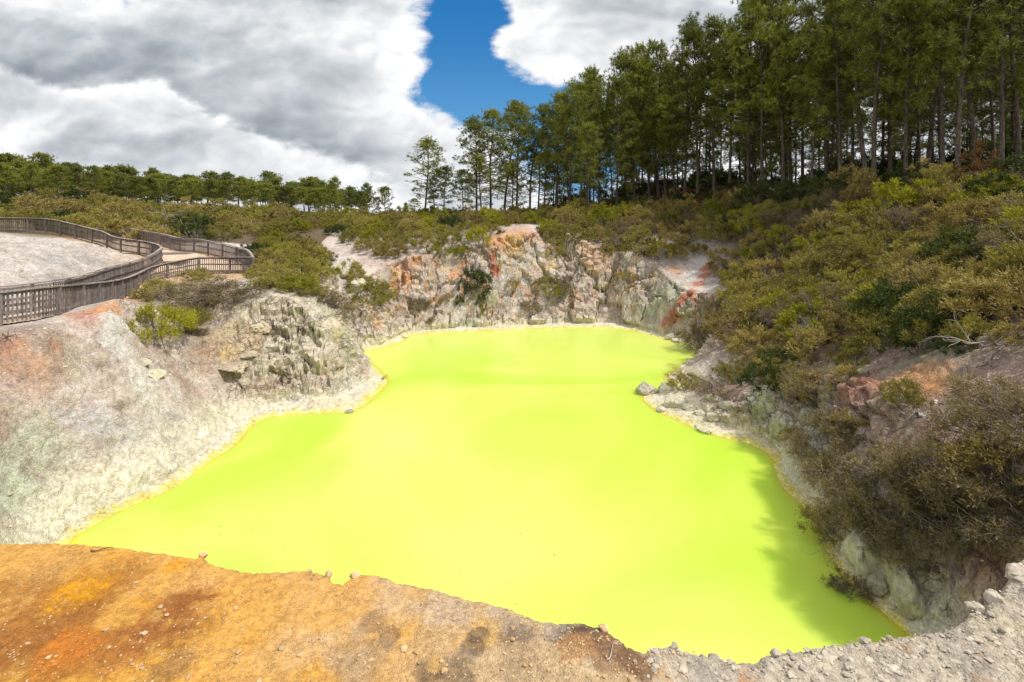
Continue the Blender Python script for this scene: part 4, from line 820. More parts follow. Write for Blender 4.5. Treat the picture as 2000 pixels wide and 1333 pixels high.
SHRUBS['fine yellow'] = [shrub_meshes('fineyellow', 'yellow green', 75 + i, clumps=60, sprigs=20, per=9, L=.058, W=.021, rc=.26, hgt=.6, stems=14, hollow=.4, twigs=2) for i in range(2)]
def shrub(p, s, kind, label, group=None, sz=1.0, tilt=0.0, name='shrub'):
    fol, st = SHRUBS[kind][rng.integers(len(SHRUBS[kind]))]
    r_ = link(name, None, None, (p[0], p[1], p[2] - 0.10 * s), (rng.normal(0, .06) + tilt, rng.normal(0, .06), rng.uniform(0, 6.28)), (s, s, s * sz))
    tag(r_, label, 'shrub', group); link('foliage', fol, r_); link('stems', st, r_)
    return r_
PLACED = []       # (label, object) of scattered shrubs
def where(px, py):
    """plain words for a spot, by the landmarks near it"""
    if px < 300 and py < 470: return 'behind the inner boardwalk fence'
    if px < 510 and py < 490: return 'behind the climbing rear fence'
    if px < 660: return 'between the boardwalk corner and the pinkish bare bank'
    if px < 800 and py < 520: return 'above the grey gully of the far cliff'
    if px < 965 and py < 520: return 'on the far rim left of the orange bluff'
    if px < 1060 and py < 520: return 'behind the top of the orange bluff'
    if px < 1200 and py < 520: return 'on the far rim just right of the orange bluff'
    if px < 1330 and py < 540: return 'on the far rim above the yellowish buttress'
    if px < 1420 and py < 560: return 'above the red stained gully'
    if py < 400: return 'at the feet of the tall pines'
    if py < 450: return 'on the upper slope below the forest ' + ('toward the far rim' if px < 1550 else 'in the middle' if px < 1780 else 'toward the near end')
    if py < 530: return 'on the open middle slope, ' + ('above the red gully side' if px < 1550 else 'halfway along' if px < 1780 else 'at the near end')
    if px < 1560: return 'on the slope behind the rocky spit'
    if px < 1760: return 'above the pale striped cliff'
    return 'above the orange stained cliff'
KW = {'olive': 'olive green', 'yellow green': 'yellow green', 'brownish olive': 'brownish olive', 'dark green': 'dark green', 'rusty brown': 'rusty brown', 'grey brown': 'grey brown', 'fine olive': 'fine leaved olive', 'fine yellow': 'bright yellow green'}
def scatter_shrubs(poly, n, spacing, size, mixk, got, top_only=None):
    for px, py, p in scatter_px(poly, n, spacing, got):
        k = rng.choice(list(mixk), p=np.array(list(mixk.values())) / sum(mixk.values())); s = rng.uniform(*size)
        w = 'small' if s < size[0] + (size[1] - size[0]) / 3 else 'large' if s > size[1] - (size[1] - size[0]) / 3 else 'medium'
        lab = f"{w} {KW[k]} manuka bush {where(px, py)}" if k != 'rusty brown' else f"{w} rusty brown bracken clump {where(px, py)}"
        PLACED.append([lab, None, px, py, p, s, k, rng.uniform(.85, 1.2)])
GOT = []
scatter_shrubs([(1055, 432), (1090, 478), (1180, 470), (1240, 500), (1320, 516), (1375, 512), (1425, 570), (1450, 600), (1500, 625), (1560, 650), (1640, 655), (1730, 650), (1850, 655), (2030, 640), (2300, 640), (2300, 440), (2030, 400), (1900, 405), (1700, 400), (1500, 405), (1300, 410), (1150, 415), (1060, 418)], 6000, 1.45, (0.85, 1.85), {'olive': 4, 'brownish olive': 3.6, 'yellow green': 1.5, 'dark green': .6, 'grey brown': 1.0}, GOT)
n_hill = len(PLACED)
scatter_shrubs([(640, 442), (668, 468), (700, 490), (770, 505), (850, 508), (940, 492), (958, 455), (985, 440), (1040, 440), (1060, 426), (640, 428)], 3000, 1.7, (1.0, 1.6), {'olive': 4, 'brownish olive': 2.2, 'yellow green': 2, 'dark green': .5}, GOT)
n_rim = len(PLACED)
scatter_shrubs([(1140, 405), (1250, 395), (1400, 388), (1600, 372), (1800, 362), (2010, 350), (2030, 440), (1900, 405), (1700, 400), (1500, 405), (1300, 410)], 3000, 1.9, (1.0, 1.7), {'rusty brown': 2.2, 'dark green': 2, 'brownish olive': 2.5}, GOT)
n_for = len(PLACED)
scatter_shrubs([(500, 480), (540, 470), (600, 480), (650, 520), (650, 590), (600, 560), (500, 545)], 900, 1.1, (0.7, 1.2), {'olive': 3, 'brownish olive': 2, 'yellow green': 2, 'dark green': .5}, GOT)
scatter_shrubs([(1560, 650), (1700, 700), (1640, 780), (1560, 800), (1480, 740), (1420, 640), (1480, 610)], 500, 1.3, (0.6, 1.1), {'olive': 3, 'brownish olive': 3, 'grey brown': 2, 'dark green': .5}, GOT)
scatter_shrubs([(495, 470), (530, 448), (640, 440), (660, 446), (600, 452), (545, 462)], 600, 1.5, (0.8, 1.4), {'olive': 3, 'brownish olive': 2, 'yellow green': .6}, GOT)
scatter_shrubs([(1840, 640), (2030, 650), (2030, 690), (1880, 690), (1830, 720)], 400, 1.2, (0.6, 1.0), {'olive': 2, 'brownish olive': 3, 'grey brown': 2, 'dark green': 1}, GOT)
# far heath left: behind the fences, toward the ridge pines
for i in range(2500):
    x, y = rng.uniform(-75, -14), rng.uniform(45, 84)
    if x / y < -1.06 or x > -0.35 * y + 3 or gauss(x, y, -20, 49, 4) > .8: continue
    if all((x - g[0]) ** 2 + (y - g[1]) ** 2 > 2.5 ** 2 for g in GOT[-500:]):
        p = (x, y, ground1(x, y)); GOT.append(p); xc = x / y * 1.02 * 1000 + 1000
        if len(PLACED) >= n_for + 175: break
        k = rng.choice(['olive', 'brownish olive', 'yellow green', 'dark green'], p=[.38, .34, .16, .12]); s = rng.uniform(1.5, 2.5) * (1 if xc < 560 else .7)
        lab = f"{'large' if s > 1.9 else 'medium'} {KW[k]} manuka bush in the {'near' if y < 58 else 'middle' if y < 70 else 'back'} heath {'at the left end' if xc < 200 else 'behind the fences' if xc < 450 else 'beyond the boardwalk corner'}"
        PLACED.append([lab, None, xc, 420, np.array(p), s, k, rng.uniform(.7, .95)])
# the 300 manuka bushes that show largest are things of their own, the rest one mass; bracken clumps are things too
KEEP = 214
man = sorted([q for q in PLACED if q[6] != 'rusty brown' and -30 < q[2] < 2040], key=lambda q: -q[5] / np.linalg.norm(q[4] - np.array([0, 0, CAMZ])))
solo, mass = man[:KEEP] + [q for q in PLACED if q[6] == 'rusty brown'], man[KEEP:] + [q for q in PLACED if q[6] != 'rusty brown' and not -30 < q[2] < 2040]
cnt = {}
for q in solo: cnt[q[0]] = cnt.get(q[0], 0) + 1
for q in solo:
    q[1] = shrub(q[4], q[5], q[6], q[0], q[0].replace('manuka bush', 'manuka bushes').replace('bracken clump', 'bracken clumps') if cnt[q[0]] > 1 else None, sz=q[7], name='bracken' if q[6] == 'rusty brown' else 'shrub')
    if q[6] == 'rusty brown': q[1]['category'] = 'bracken'
def shrub_mass(L):
    V = []; MI = []; kinds = list(LEAF)
    for q in L:
        fol = SHRUBS[q[6]][rng.integers(3)][0]; v = np.empty(len(fol.vertices) * 3, np.float32); fol.vertices.foreach_get('co', v); v = v.reshape(-1, 3, 3)
        v = v[rng.random(len(v)) < .62]; c0 = v.mean(1, keepdims=True); v = (c0 + (v - c0) * 1.35) * q[5] * np.array([1, 1, q[7]]); a = rng.uniform(0, 6.28); c, s_ = math.cos(a), math.sin(a)
        V.append(np.stack([v[..., 0] * c - v[..., 1] * s_, v[..., 0] * s_ + v[..., 1] * c, v[..., 2]], -1) + q[4] + np.array([0, 0, -.1 * q[5]])); MI.append(np.full(len(v), kinds.index(q[6])))
    V = np.concatenate(V).reshape(-1, 3); me = mesh_np('heath_scrub', V, np.arange(len(V)).reshape(-1, 3), [LEAF[k] for k in kinds], False, mat_idx=np.concatenate(MI))
    tag(link('heath_scrub', me), 'distant low manuka scrub filling the heath between the larger bushes', 'scrub', kind='stuff')
shrub_mass(mass)
print('scattered shrubs', len(PLACED), 'mass', len(mass), n_hill, n_rim, n_for)

SOLO = [(322, 590, 1.7, 'fine olive', .7, 'low spreading olive bush with dark twigs hugging the cliff top below the fence'), (395, 585, 1.8, 'grey brown', .6, 'twiggy brown bush hanging over the cliff edge in front of the fence'), (455, 580, 1.6, 'grey brown', .55, 'twiggy grey brown bush right of the first one at the cliff edge'), (385, 545, 1.1, 'fine olive', .7, 'flat topped olive bush reaching up across the fence pickets'),
        (305, 655, 1.35, 'fine yellow', 1.1, 'bright green bush growing from the cleft at the top of the left slope'), (345, 640, 1.4, 'fine olive', .7, 'smaller green bush right of the bright one in the cleft'), (375, 655, .6, 'grey brown', .7, 'grey twiggy bush drooping under the green bush of the cleft'), (540, 560, 1.4, 'fine olive', .65, 'olive bush on the headland top right of the fence corner'), (570, 565, 1.35, 'fine yellow', .8, 'brightest yellow green bush on top of the headland'),
        (600, 575, 1.1, 'fine olive', .7, 'olive bush behind the bright one on the headland'), (630, 590, 1.1, 'grey brown', .9, 'open dark bush on the right brow of the headland'), (660, 612, .9, 'grey brown', .9, 'airy twiggy bush lowest on the headland brow'), (520, 550, 1.2, 'olive', .8, 'brown olive bush just beneath the sharp fence corner'),
        (718, 590, 1.5, 'olive', 1.0, 'tall olive bush in the gully behind the second ridge'), (745, 590, 1.1, 'brownish olive', 1.1, 'brownish bush right of the tall one in the gully'), (700, 560, 1.0, 'olive', 1.0, 'olive bush highest in the gully behind the second ridge'), (755, 625, .55, 'brownish olive', .9, 'small olive tuft at the foot of the gully near the shore'), (680, 540, 1.0, 'olive', 1.0, 'bush at the head of the gully above the second ridge'),
        (930, 590, 1.6, 'dark green', 1.25, 'dark green bush growing halfway up the far cliff below the orange bluff'), (945, 612, .7, 'olive', 1.2, 'small bush hanging under the dark green one on the far cliff'), (1072, 578, 1.2, 'olive', 1.0, 'round olive bush on the far talus right of the orange bluff'), (1098, 570, 1.0, 'grey brown', 1.2, 'grey twiggy bush beside the round one on the far talus'), (1030, 603, .8, 'grey brown', .8, 'small reddish twiggy bush on the talus foot'),
        (820, 606, .9, 'grey brown', 1.1, 'grey bush in a hollow low on the far cliff left side'), (850, 630, .6, 'olive', .6, 'small flat tuft near the far waterline'), (875, 595, .7, 'brownish olive', 1.1, 'narrow brownish bush in a cleft of the far cliff'), (1000, 560, .6, 'brownish olive', .9, 'small brown bush below the red streak of the far cliff'), (1183, 505, .9, 'brownish olive', 1.3, 'narrow dark bush in the notch right of the orange buttress'),
        (1080, 500, 1.2, 'olive', 1.0, 'olive bush spilling over the rim right of the orange bluff'), (1075, 470, 1.3, 'olive', 1.0, 'olive bush at the right shoulder of the orange bluff'), (1250, 500, .6, 'dark green', .7, 'small dark tuft on the upper right part of the far cliff'), (1225, 545, 1.0, 'brownish olive', .7, 'brown bush clinging to the rib above the far right shore'), (1240, 575, .7, 'brownish olive', .9, 'narrow brown tuft lower on the rib of the far cliff'), (905, 500, .8, 'yellow green', .8, 'yellow green bush overhanging the far cliff left of the bluff'),
        (860, 495, .9, 'yellow green', .8, 'yellow green bush drooping over the streaked part of the far cliff'), (750, 500, 1.0, 'olive', .8, 'olive bush leaning over the left part of the far cliff'), (1440, 560, 1.2, 'olive', 1.0, 'olive bush at the corner above the red gully'), (1180, 470, 1.0, 'olive', 1, 'bush over the notch of the far rim'),
        (1375, 680, 1.5, 'grey brown', 1.1, 'tall twiggy bush leaning over the lake above the spit'), (1430, 660, 1.4, 'brownish olive', 1.1, 'brownish bush behind the leaning one above the spit'), (1400, 620, 1.3, 'grey brown', 1.0, 'airy grey bush at the top of the bank behind the spit'), (1340, 760, 1.0, 'fine olive', .7, 'low green bush right on the rocky spit'), (1390, 770, .9, 'grey brown', .7, 'twiggy low bush in the middle of the spit'), (1430, 740, .9, 'fine olive', 1.0, 'green bush with bare twigs on the landward spit'),
        (1500, 760, 1.0, 'dark green', 1.1, 'dark bush in the shaded hollow behind the spit'), (1480, 690, 1.3, 'brownish olive', 1.0, 'brown bush on the bank above the shaded hollow'), (1530, 720, 1.0, 'dark green', 1.0, 'dark bush at the upper end of the shaded hollow'), (1465, 620, 1.2, 'olive', 1.0, 'olive bush above the bank behind the spit'), (1590, 770, 1.0, 'grey brown', 1.0, 'twiggy bush on the scree left of the pale striped cliff'), (1600, 700, 1.3, 'brownish olive', 1.0, 'brownish bush at the foot of the pale striped cliff'),
        (1720, 690, 1.1, 'olive', 1.0, 'olive bush right beside the pale striped cliff'), (1740, 660, 1.2, 'olive', 1.0, 'olive bush crowning the pale striped cliff'), (1800, 690, 1.1, 'dark green', 1.1, 'gnarled dark bush above the orange cliff'), (1770, 800, .55, 'fine olive', 1.3, 'small upright olive bush at the foot of the orange cliff'), (1660, 660, 1.1, 'brownish olive', 1, 'brownish bush on the brow left of the pale cliff'),
        (1650, 870, 1.0, 'grey brown', .9, 'sparse bush on the bank above the greenish waterline rock'), (1590, 890, .8, 'grey brown', .8, 'low dark bush nearest the waterline below the sparse one'), (1700, 850, .8, 'brownish olive', .7, 'small brownish bush on reddish scree'), (1640, 950, 1.0, 'grey brown', .8, 'brown bush over the lake in the lower bank'), (1700, 940, 1.0, 'grey brown', .9, 'twiggy grey bush in the lower bank'), (1630, 1040, .75, 'fine olive', .9, 'small yellowish bush at the water side of the lower bank'),
        (1700, 1040, 1.0, 'grey brown', 1.0, 'big pale twiggy bush at the centre of the lower bank'), (1760, 1010, 1.0, 'grey brown', 1.0, 'pale twiggy bush right of the biggest one'), (1800, 960, 1.0, 'grey brown', .8, 'grey brown bush behind the pale twiggy ones'), (1860, 960, 1.0, 'grey brown', .9, 'wide brown bush below the fallen dead tree'), (1930, 950, 1.1, 'grey brown', .8, 'grey brown bush near the right edge below the dead tree'), (1990, 960, 1.0, 'brownish olive', .8, 'brownish bush cut by the right edge of the view'),
        (1880, 1040, .9, 'grey brown', .9, 'twiggy bush above the red earth at right'), (1980, 1040, .9, 'grey brown', .8, 'bush at the right edge above the grey rim'), (1750, 1090, .8, 'grey brown', .9, 'lowest twiggy bush over the cream waterline rocks'), (1990, 860, 1.1, 'grey brown', .9, 'drooping grey brown bush at the right edge beside the dead tree'), (1960, 810, 1.0, 'grey brown', 1.0, 'hanging grey twiggy bush at the right edge'), (1830, 1070, .7, 'grey brown', .7, 'small twiggy bush between the lowest bushes and the red earth'),
        (1900, 640, 1.3, 'dark green', .9, 'dark bush in the shade above the bare pinkish slope'), (1970, 620, 1.4, 'brownish olive', .9, 'brown bush at the right edge above the bare pinkish slope'), (1840, 625, 1.2, 'olive', .9, 'olive bush between the orange cliff and the shaded hollow'), (1870, 690, .6, 'dark green', .8, 'small dark tuft at the edge of the bare pinkish slope'), (1660, 1160, .4, 'grey brown', .8, 'small twig clump at the waterline'), (1560, 860, .5, 'brownish olive', .7, 'small tuft on the greenish waterline rock')]
hp = hit([s[0] for s in SOLO], [s[1] for s in SOLO])
for (px, py, s, k, hz, lab), p in zip(SOLO, hp):
    if np.isnan(p[0]): continue
    shrub(p, s * (1.25 if py > 820 else 1.12), k, lab, sz=hz)

# dead, leafless bushes, fallen branches and roots
def dead_wood(name, p, size, label, cat, seed, lean=(0, 0, 1), gen=4, thick=.03, droop=0.0, mat=None):
    rg = np.random.default_rng(seed); T = Tubes()
    def grow(a, d, L, r_, g):
        n = 5; pts = [a]; 
        for i in range(n):
            d = unit(d + rg.normal(size=3) * .22 - np.array([0, 0, droop])); pts.append(pts[-1] + d * L / n)
        T.tube(np.array(pts), np.linspace(r_, r_ * .55, n + 1), 6 if g > 2 else 4, True)
        if g > 1:
            for k in range(rg.integers(2, 5)):
                i = rg.integers(1, n + 1); grow(pts[i], unit(d + rg.normal(size=3) * .75), L * rg.uniform(.45, .8), r_ * .55, g - 1)
    for k in range(2 if gen > 3 else 3): grow(np.zeros(3), unit(np.array(lean, float) + rg.normal(size=3) * .25), size * rg.uniform(.6, 1), thick, gen)
    return tag(link(name, T.build(name, mat or M_dead), loc=p), label, cat)
DW = [(1790, 835, 1.5, (1, .1, -.15), 4, .075, .02, 'fallen_tree', 'large twisted dead tree lying across the red earth slope'), (1880, 890, .9, (-.2, -.3, -.9), 4, .03, .1, 'dead_branch', 'bleached branches hanging down below the fallen dead tree'), (1830, 930, .7, (-.3, -.3, .2), 4, .014, .03, 'dead_bush', 'fine grey dead bush beneath the fallen dead tree'),
      (1960, 690, 1.5, (-1, -.2, -.1), 3, .035, .0, 'dead_branch', 'long pale dead branch reaching left over the bare pinkish slope'), (1990, 770, .8, (-1, -.1, -.3), 3, .03, .05, 'dead_branch', 'pale crooked branch at the right edge below the bare slope'), (1800, 640, 1.1, (.4, 0, .5), 3, .018, 0, 'dead_branch', 'thin reddish dead branch poking out above the orange cliff'), (1720, 1020, .9, (.5, -.1, .15), 4, .014, .02, 'dead_branch', 'forked grey branches lying in the lower bank bushes'),
      (1890, 1000, .9, (-.3, .1, .5), 4, .012, 0, 'dead_bush', 'pale leafless bush in the lower bank'), (1840, 1120, .7, (-.3, -.2, .5), 4, .014, .04, 'dead_bush', 'greenish dead twigs above the smooth pale waterline rock'), (1860, 1110, .6, (1, .2, .2), 2, .02, 0, 'dead_branch', 'straight grey stick lying on the red earth'), (1395, 775, 1.0, (.1, 0, .8), 4, .014, .12, 'dead_bush', 'bare grey bush drooping on the middle of the spit'),
      (1400, 650, 1.2, (0, 0, 1), 4, .014, 0, 'dead_bush', 'bare grey shrub skeleton above the lake bank'), (1550, 665, 1.2, (0, -.3, -1), 3, .04, .1, 'root', 'pale roots hanging down the bank right of the spit'), (1630, 1095, .6, (-1, -.1, .1), 3, .008, 0, 'dead_branch', 'thin twigs reaching out over the water from the lower bank'), (560, 655, 1.0, (-.5, -.3, -.2), 4, .016, .03, 'dead_branch', 'thin dark branch winding down the outcrop face'),
      (500, 660, .7, (.5, 0, -.6), 3, .010, .1, 'dead_branch', 'dark rootlet hanging in the middle of the outcrop'), (560, 785, .9, (.9, 0, .05), 4, .010, 0, 'dead_branch', 'tangle of dry twigs at the waterline below the outcrop'), (610, 800, .8, (-.9, 0, .05), 4, .010, 0, 'dead_branch', 'second tangle of pale dry twigs right at the lake edge'), (460, 750, .9, (1, -.4, -.2), 2, .025, .03, 'dead_branch', 'dark fallen stick below the overhang of the outcrop'),
      (190, 905, .35, (0, -.3, .8), 3, .006, 0, 'dead_branch', 'small dry twig standing on the lower left slope'), (190, 850, .22, (.8, 0, .1), 3, .006, 0, 'dead_branch', 'small dark twig lying in the middle of the left slope'), (235, 870, .2, (.3, 0, .5), 2, .006, 0, 'dead_branch', 'short brown twig right of the middle of the left slope'), (10, 665, .5, (.8, 0, .1), 3, .012, 0, 'dead_branch', 'dark dead branch at the left edge under the fence'),
      (325, 455, 2.4, (-.2, 0, 1), 4, .035, .02, 'dead_tree', 'bleached dead tree skeleton standing in the heath behind the rear fence'), (1095, 585, .8, (.1, 0, 1), 4, .012, 0, 'dead_bush', 'grey leafless bush on the far talus'), (785, 605, 1.2, (-.3, 0, -1), 3, .03, .05, 'root', 'pale root running down the foot of the far cliff'), (985, 570, .5, (.6, 0, -.6), 2, .02, 0, 'dead_branch', 'white broken stick on the far talus below the bluff'), (1720, 425, 1.1, (.1, 0, 1), 2, .03, 0, 'dead_branch', 'single white dead stub standing up in the hillside bushes'),
      (1910, 548, .6, (.1, 0, 1), 2, .02, 0, 'dead_branch', 'short white dead stub in the bright bushes near the right edge'), (745, 742, .35, (.6, 0, .3), 3, .012, 0, 'dead_branch', 'dark driftwood on the very tip of the left headland')]
hp = hit([d[0] for d in DW], [d[1] for d in DW])
for i, ((px, py, s, ln, g, th, dr, nm, lab), p) in enumerate(zip(DW, hp)):
    if np.isnan(p[0]): continue
    dead_wood(nm, (p[0], p[1], p[2] + (.3 if nm == 'fallen_tree' else .12 * s)), s, lab, nm.replace('_', ' '), 200 + i, ln, g, th, dr, M_bark if 'dark' in lab else M_twig if 'over the bare pinkish' in lab or 'long pale' in lab else M_dead)
# twig and sticks on the ledge
for px, py, L_, yaw, lab in ((200, 1079, .10, .1, 'thin black twig lying on the orange ground near the edge'), (1195, 1310, .09, 1.0, 'curved pale root fragment on the dark earth of the near rim')):
    p = PZ(px, py, LZ); T = Tubes(); t = np.linspace(-1, 1, 9)
    pts = np.c_[t * L_ / 2 * math.cos(yaw), t * L_ / 2 * math.sin(yaw) + .012 * np.sin(t * 3), .004 + 0 * t]; T.tube(pts, np.linspace(.0028, .0012, 9), 6)
    z = float(ledge_h(np.array([p[0]]), np.array([p[1]]))[0]); tag(link('twig', T.build('twig', M_bark if 'black' in lab else M_dead), loc=(p[0], p[1], z + .003)), lab, 'twig')
# specks of leaf floating on the lake
mleaf = new_mat('floating_leaf')[0]; mleaf.node_tree.nodes['Principled BSDF'].inputs['Base Color'].default_value = (.05, .08, .01, 1)
for i, (px, py) in enumerate([(431, 1029), (431, 1044), (490, 1036), (553, 1072), (897, 1118), (1016, 1044), (1007, 1180), (1152, 1055), (800, 1092), (1083, 1085)]):
    p = PZ(px, py, 0); a = rng.uniform(0, 6); V = np.array([(-.05, 0, .006), (0, -.018, .012), (.05, 0, .008), (0, .018, .012)]) * rng.uniform(.6, 1.0)
    tag(link('leaf', mesh_np('leaf', V, np.array([(0, 1, 2, 3)]), mleaf, False), loc=(p[0], p[1], 0.002), rot=(0, 0, a)), 'tiny dark leaf fragment floating on the green lake', 'leaf', 'tiny leaf fragments floating on the lake')

# ------------------------------------------------------------------ pines
def pine_meshes(key, seed, H, crown0, rad, nb, sub, needles, mat, bend=0.35, dead=8, umbrella=False, L=.36, W=.05, rt=None, rc=.42):
    rg = np.random.default_rng(seed); T = Tubes(); rt = rt or 0.0105 * H
    n = 16; t = np.linspace(0, 1, n); ph = rg.uniform(0, 6, 4)
    ax = bend * (np.sin(t * 3 + ph[0]) - math.sin(ph[0])) * t + .12 * np.sin(t * 11 + ph[1]) * t; ay = bend * (np.sin(t * 2.5 + ph[2]) - math.sin(ph[2])) * t + .12 * np.sin(t * 9 + ph[3]) * t
    tr = np.c_[ax, ay, t * H - .4 * (1 - t)]; T.tube(tr, rt * (1.15 - t * .95) * (1 + .5 * np.exp(-t * 25)), 9)
    at = lambda q: np.array([np.interp(q, t, tr[:, k]) for k in range(3)])
    C = []
    for i in range(nb):
        f = (i + rg.random()) / nb; h = crown0 + (1 - crown0) * f ** (0.8 if not umbrella else .65); a = i * 2.4 + rg.normal(0, .5)
        prof = (1 - f) ** .55 * min(1, .45 + f * 2.2) if not umbrella else (1 - f ** 2.5) ** .6 * min(1, .6 + f)
        Lb = rad * max(.16, prof) * rg.uniform(.6, 1.15); up = rg.uniform(.05, .45) + .5 * f
        b = at(h * .985); d = unit(np.array([math.cos(a), math.sin(a), up])); s = np.linspace(0, 1, 6)[:, None]
        pts = b + d * Lb * s + np.array([0, 0, .22 * Lb]) * s ** 2 * rg.uniform(-.4, 1) + rg.normal(0, .05, (6, 3)) * s
        T.tube(pts, np.linspace(.018 * Lb + .018, .012, 6), 4, False)
        for k in range(sub):
            q = rg.uniform(.35, 1) if k else 1.0; p0 = np.array([np.interp(q, s[:, 0], pts[:, j]) for j in range(3)])
            e = p0 + unit(d + rg.normal(size=3) * .8 + np.array([0, 0, .25])) * rg.uniform(.25, .6) * (0.5 + .18 * Lb) * (1 if k else .3)
            if k: T.tube(np.array([p0, (p0 + e) / 2 + rg.normal(0, .03, 3), e]), [.02, .014, .008], 3, False)
            C.append(e)
    C.append(at(1.0)); C = np.array(C)
    for i in range(dead):
        h = rg.uniform(min(.2, crown0 * .6), crown0 + .1); a = rg.uniform(0, 6.28); b = at(h); d = unit(np.array([math.cos(a), math.sin(a), rg.uniform(-.1, .5)])); Lb = rg.uniform(.4, 2.4); s = np.linspace(0, 1, 5)[:, None]
        T.tube(b + d * Lb * s + rg.normal(0, .06, (5, 3)) * s, np.linspace(.035, .01, 5), 4, False)
        if Lb > 1.2: p0 = b + d * Lb * .6; T.tube(np.array([p0, p0 + unit(d + rg.normal(size=3) * .6) * .7]), [.015, .006], 3, False)
    m = len(C); per = needles; tuft = 4
    # needles in bottle-brush tufts about each twig end
    TC = np.repeat(C, tuft, 0) + rg.normal(size=(m * tuft, 3)) * np.array([rc, rc, rc * .62]) * .75; TD = unit(rg.normal(size=(m * tuft, 3)) * .7 + np.array([0, 0, .9]) + unit(TC - np.array([0, 0, H * .7])) * .3)
    O = np.repeat(TC, per, 0); D0 = np.repeat(TD, per, 0); u = rg.uniform(0, 1, (len(O), 1))
    P = O + D0 * (u - .5) * rc * .8; D = unit(D0 * .55 + rg.normal(size=O.shape) * .75)
    V, F = blades(P, D, L * rg.uniform(.6, 1.2, len(P)), W, rg)
    return mesh_np(key + '_crown', V, F, mat, False), T.build(key + '_trunk', M_bark)
PINES = [pine_meshes('pine', 300 + i, H, c0, rd, nb, 6, 22, M_needle, bend, dead + 6, rt=.13, L=.33, W=.038) for i, (H, c0, rd, nb, bend, dead) in enumerate([(18, .28, 3.8, 44, .3, 10), (18, .37, 3.5, 38, .6, 14), (18, .22, 4.2, 46, .25, 8), (18, .47, 3.2, 32, .8, 16), (18, .31, 3.8, 42, .2, 12), (18, .34, 2.9, 34, 1.0, 12), (18, .12, 3.6, 44, .3, 6)])]
RPINES = [pine_meshes('ridge_pine', 340 + i, 11, c0, rd, nb, 5, 15, M_needle2, bend, 4, i % 2 == 0, .5, .07, .13, .5) for i, (c0, rd, nb, bend) in enumerate([(.30, 3.7, 34, .4), (.42, 3.3, 28, .7), (.22, 3.9, 36, .3), (.38, 3.2, 30, .5)])]
def pine(x, y, H, meshes, H0, label, group, wide=1.0, lean=(0, 0), zoff=-.3):
    r_ = link('pine_tree', None, None, (x, y, ground1(x, y) + zoff), (lean[0], lean[1], rng.uniform(0, 6.28)), (H / H0 * wide, H / H0 * wide, H / H0))
    tag(r_, label, 'tree', group); link('crown', meshes[0], r_); link('trunk', meshes[1], r_)
    return r_
def top_height(px, topy, Y, g): return PY(px, topy, Y)[2] - g
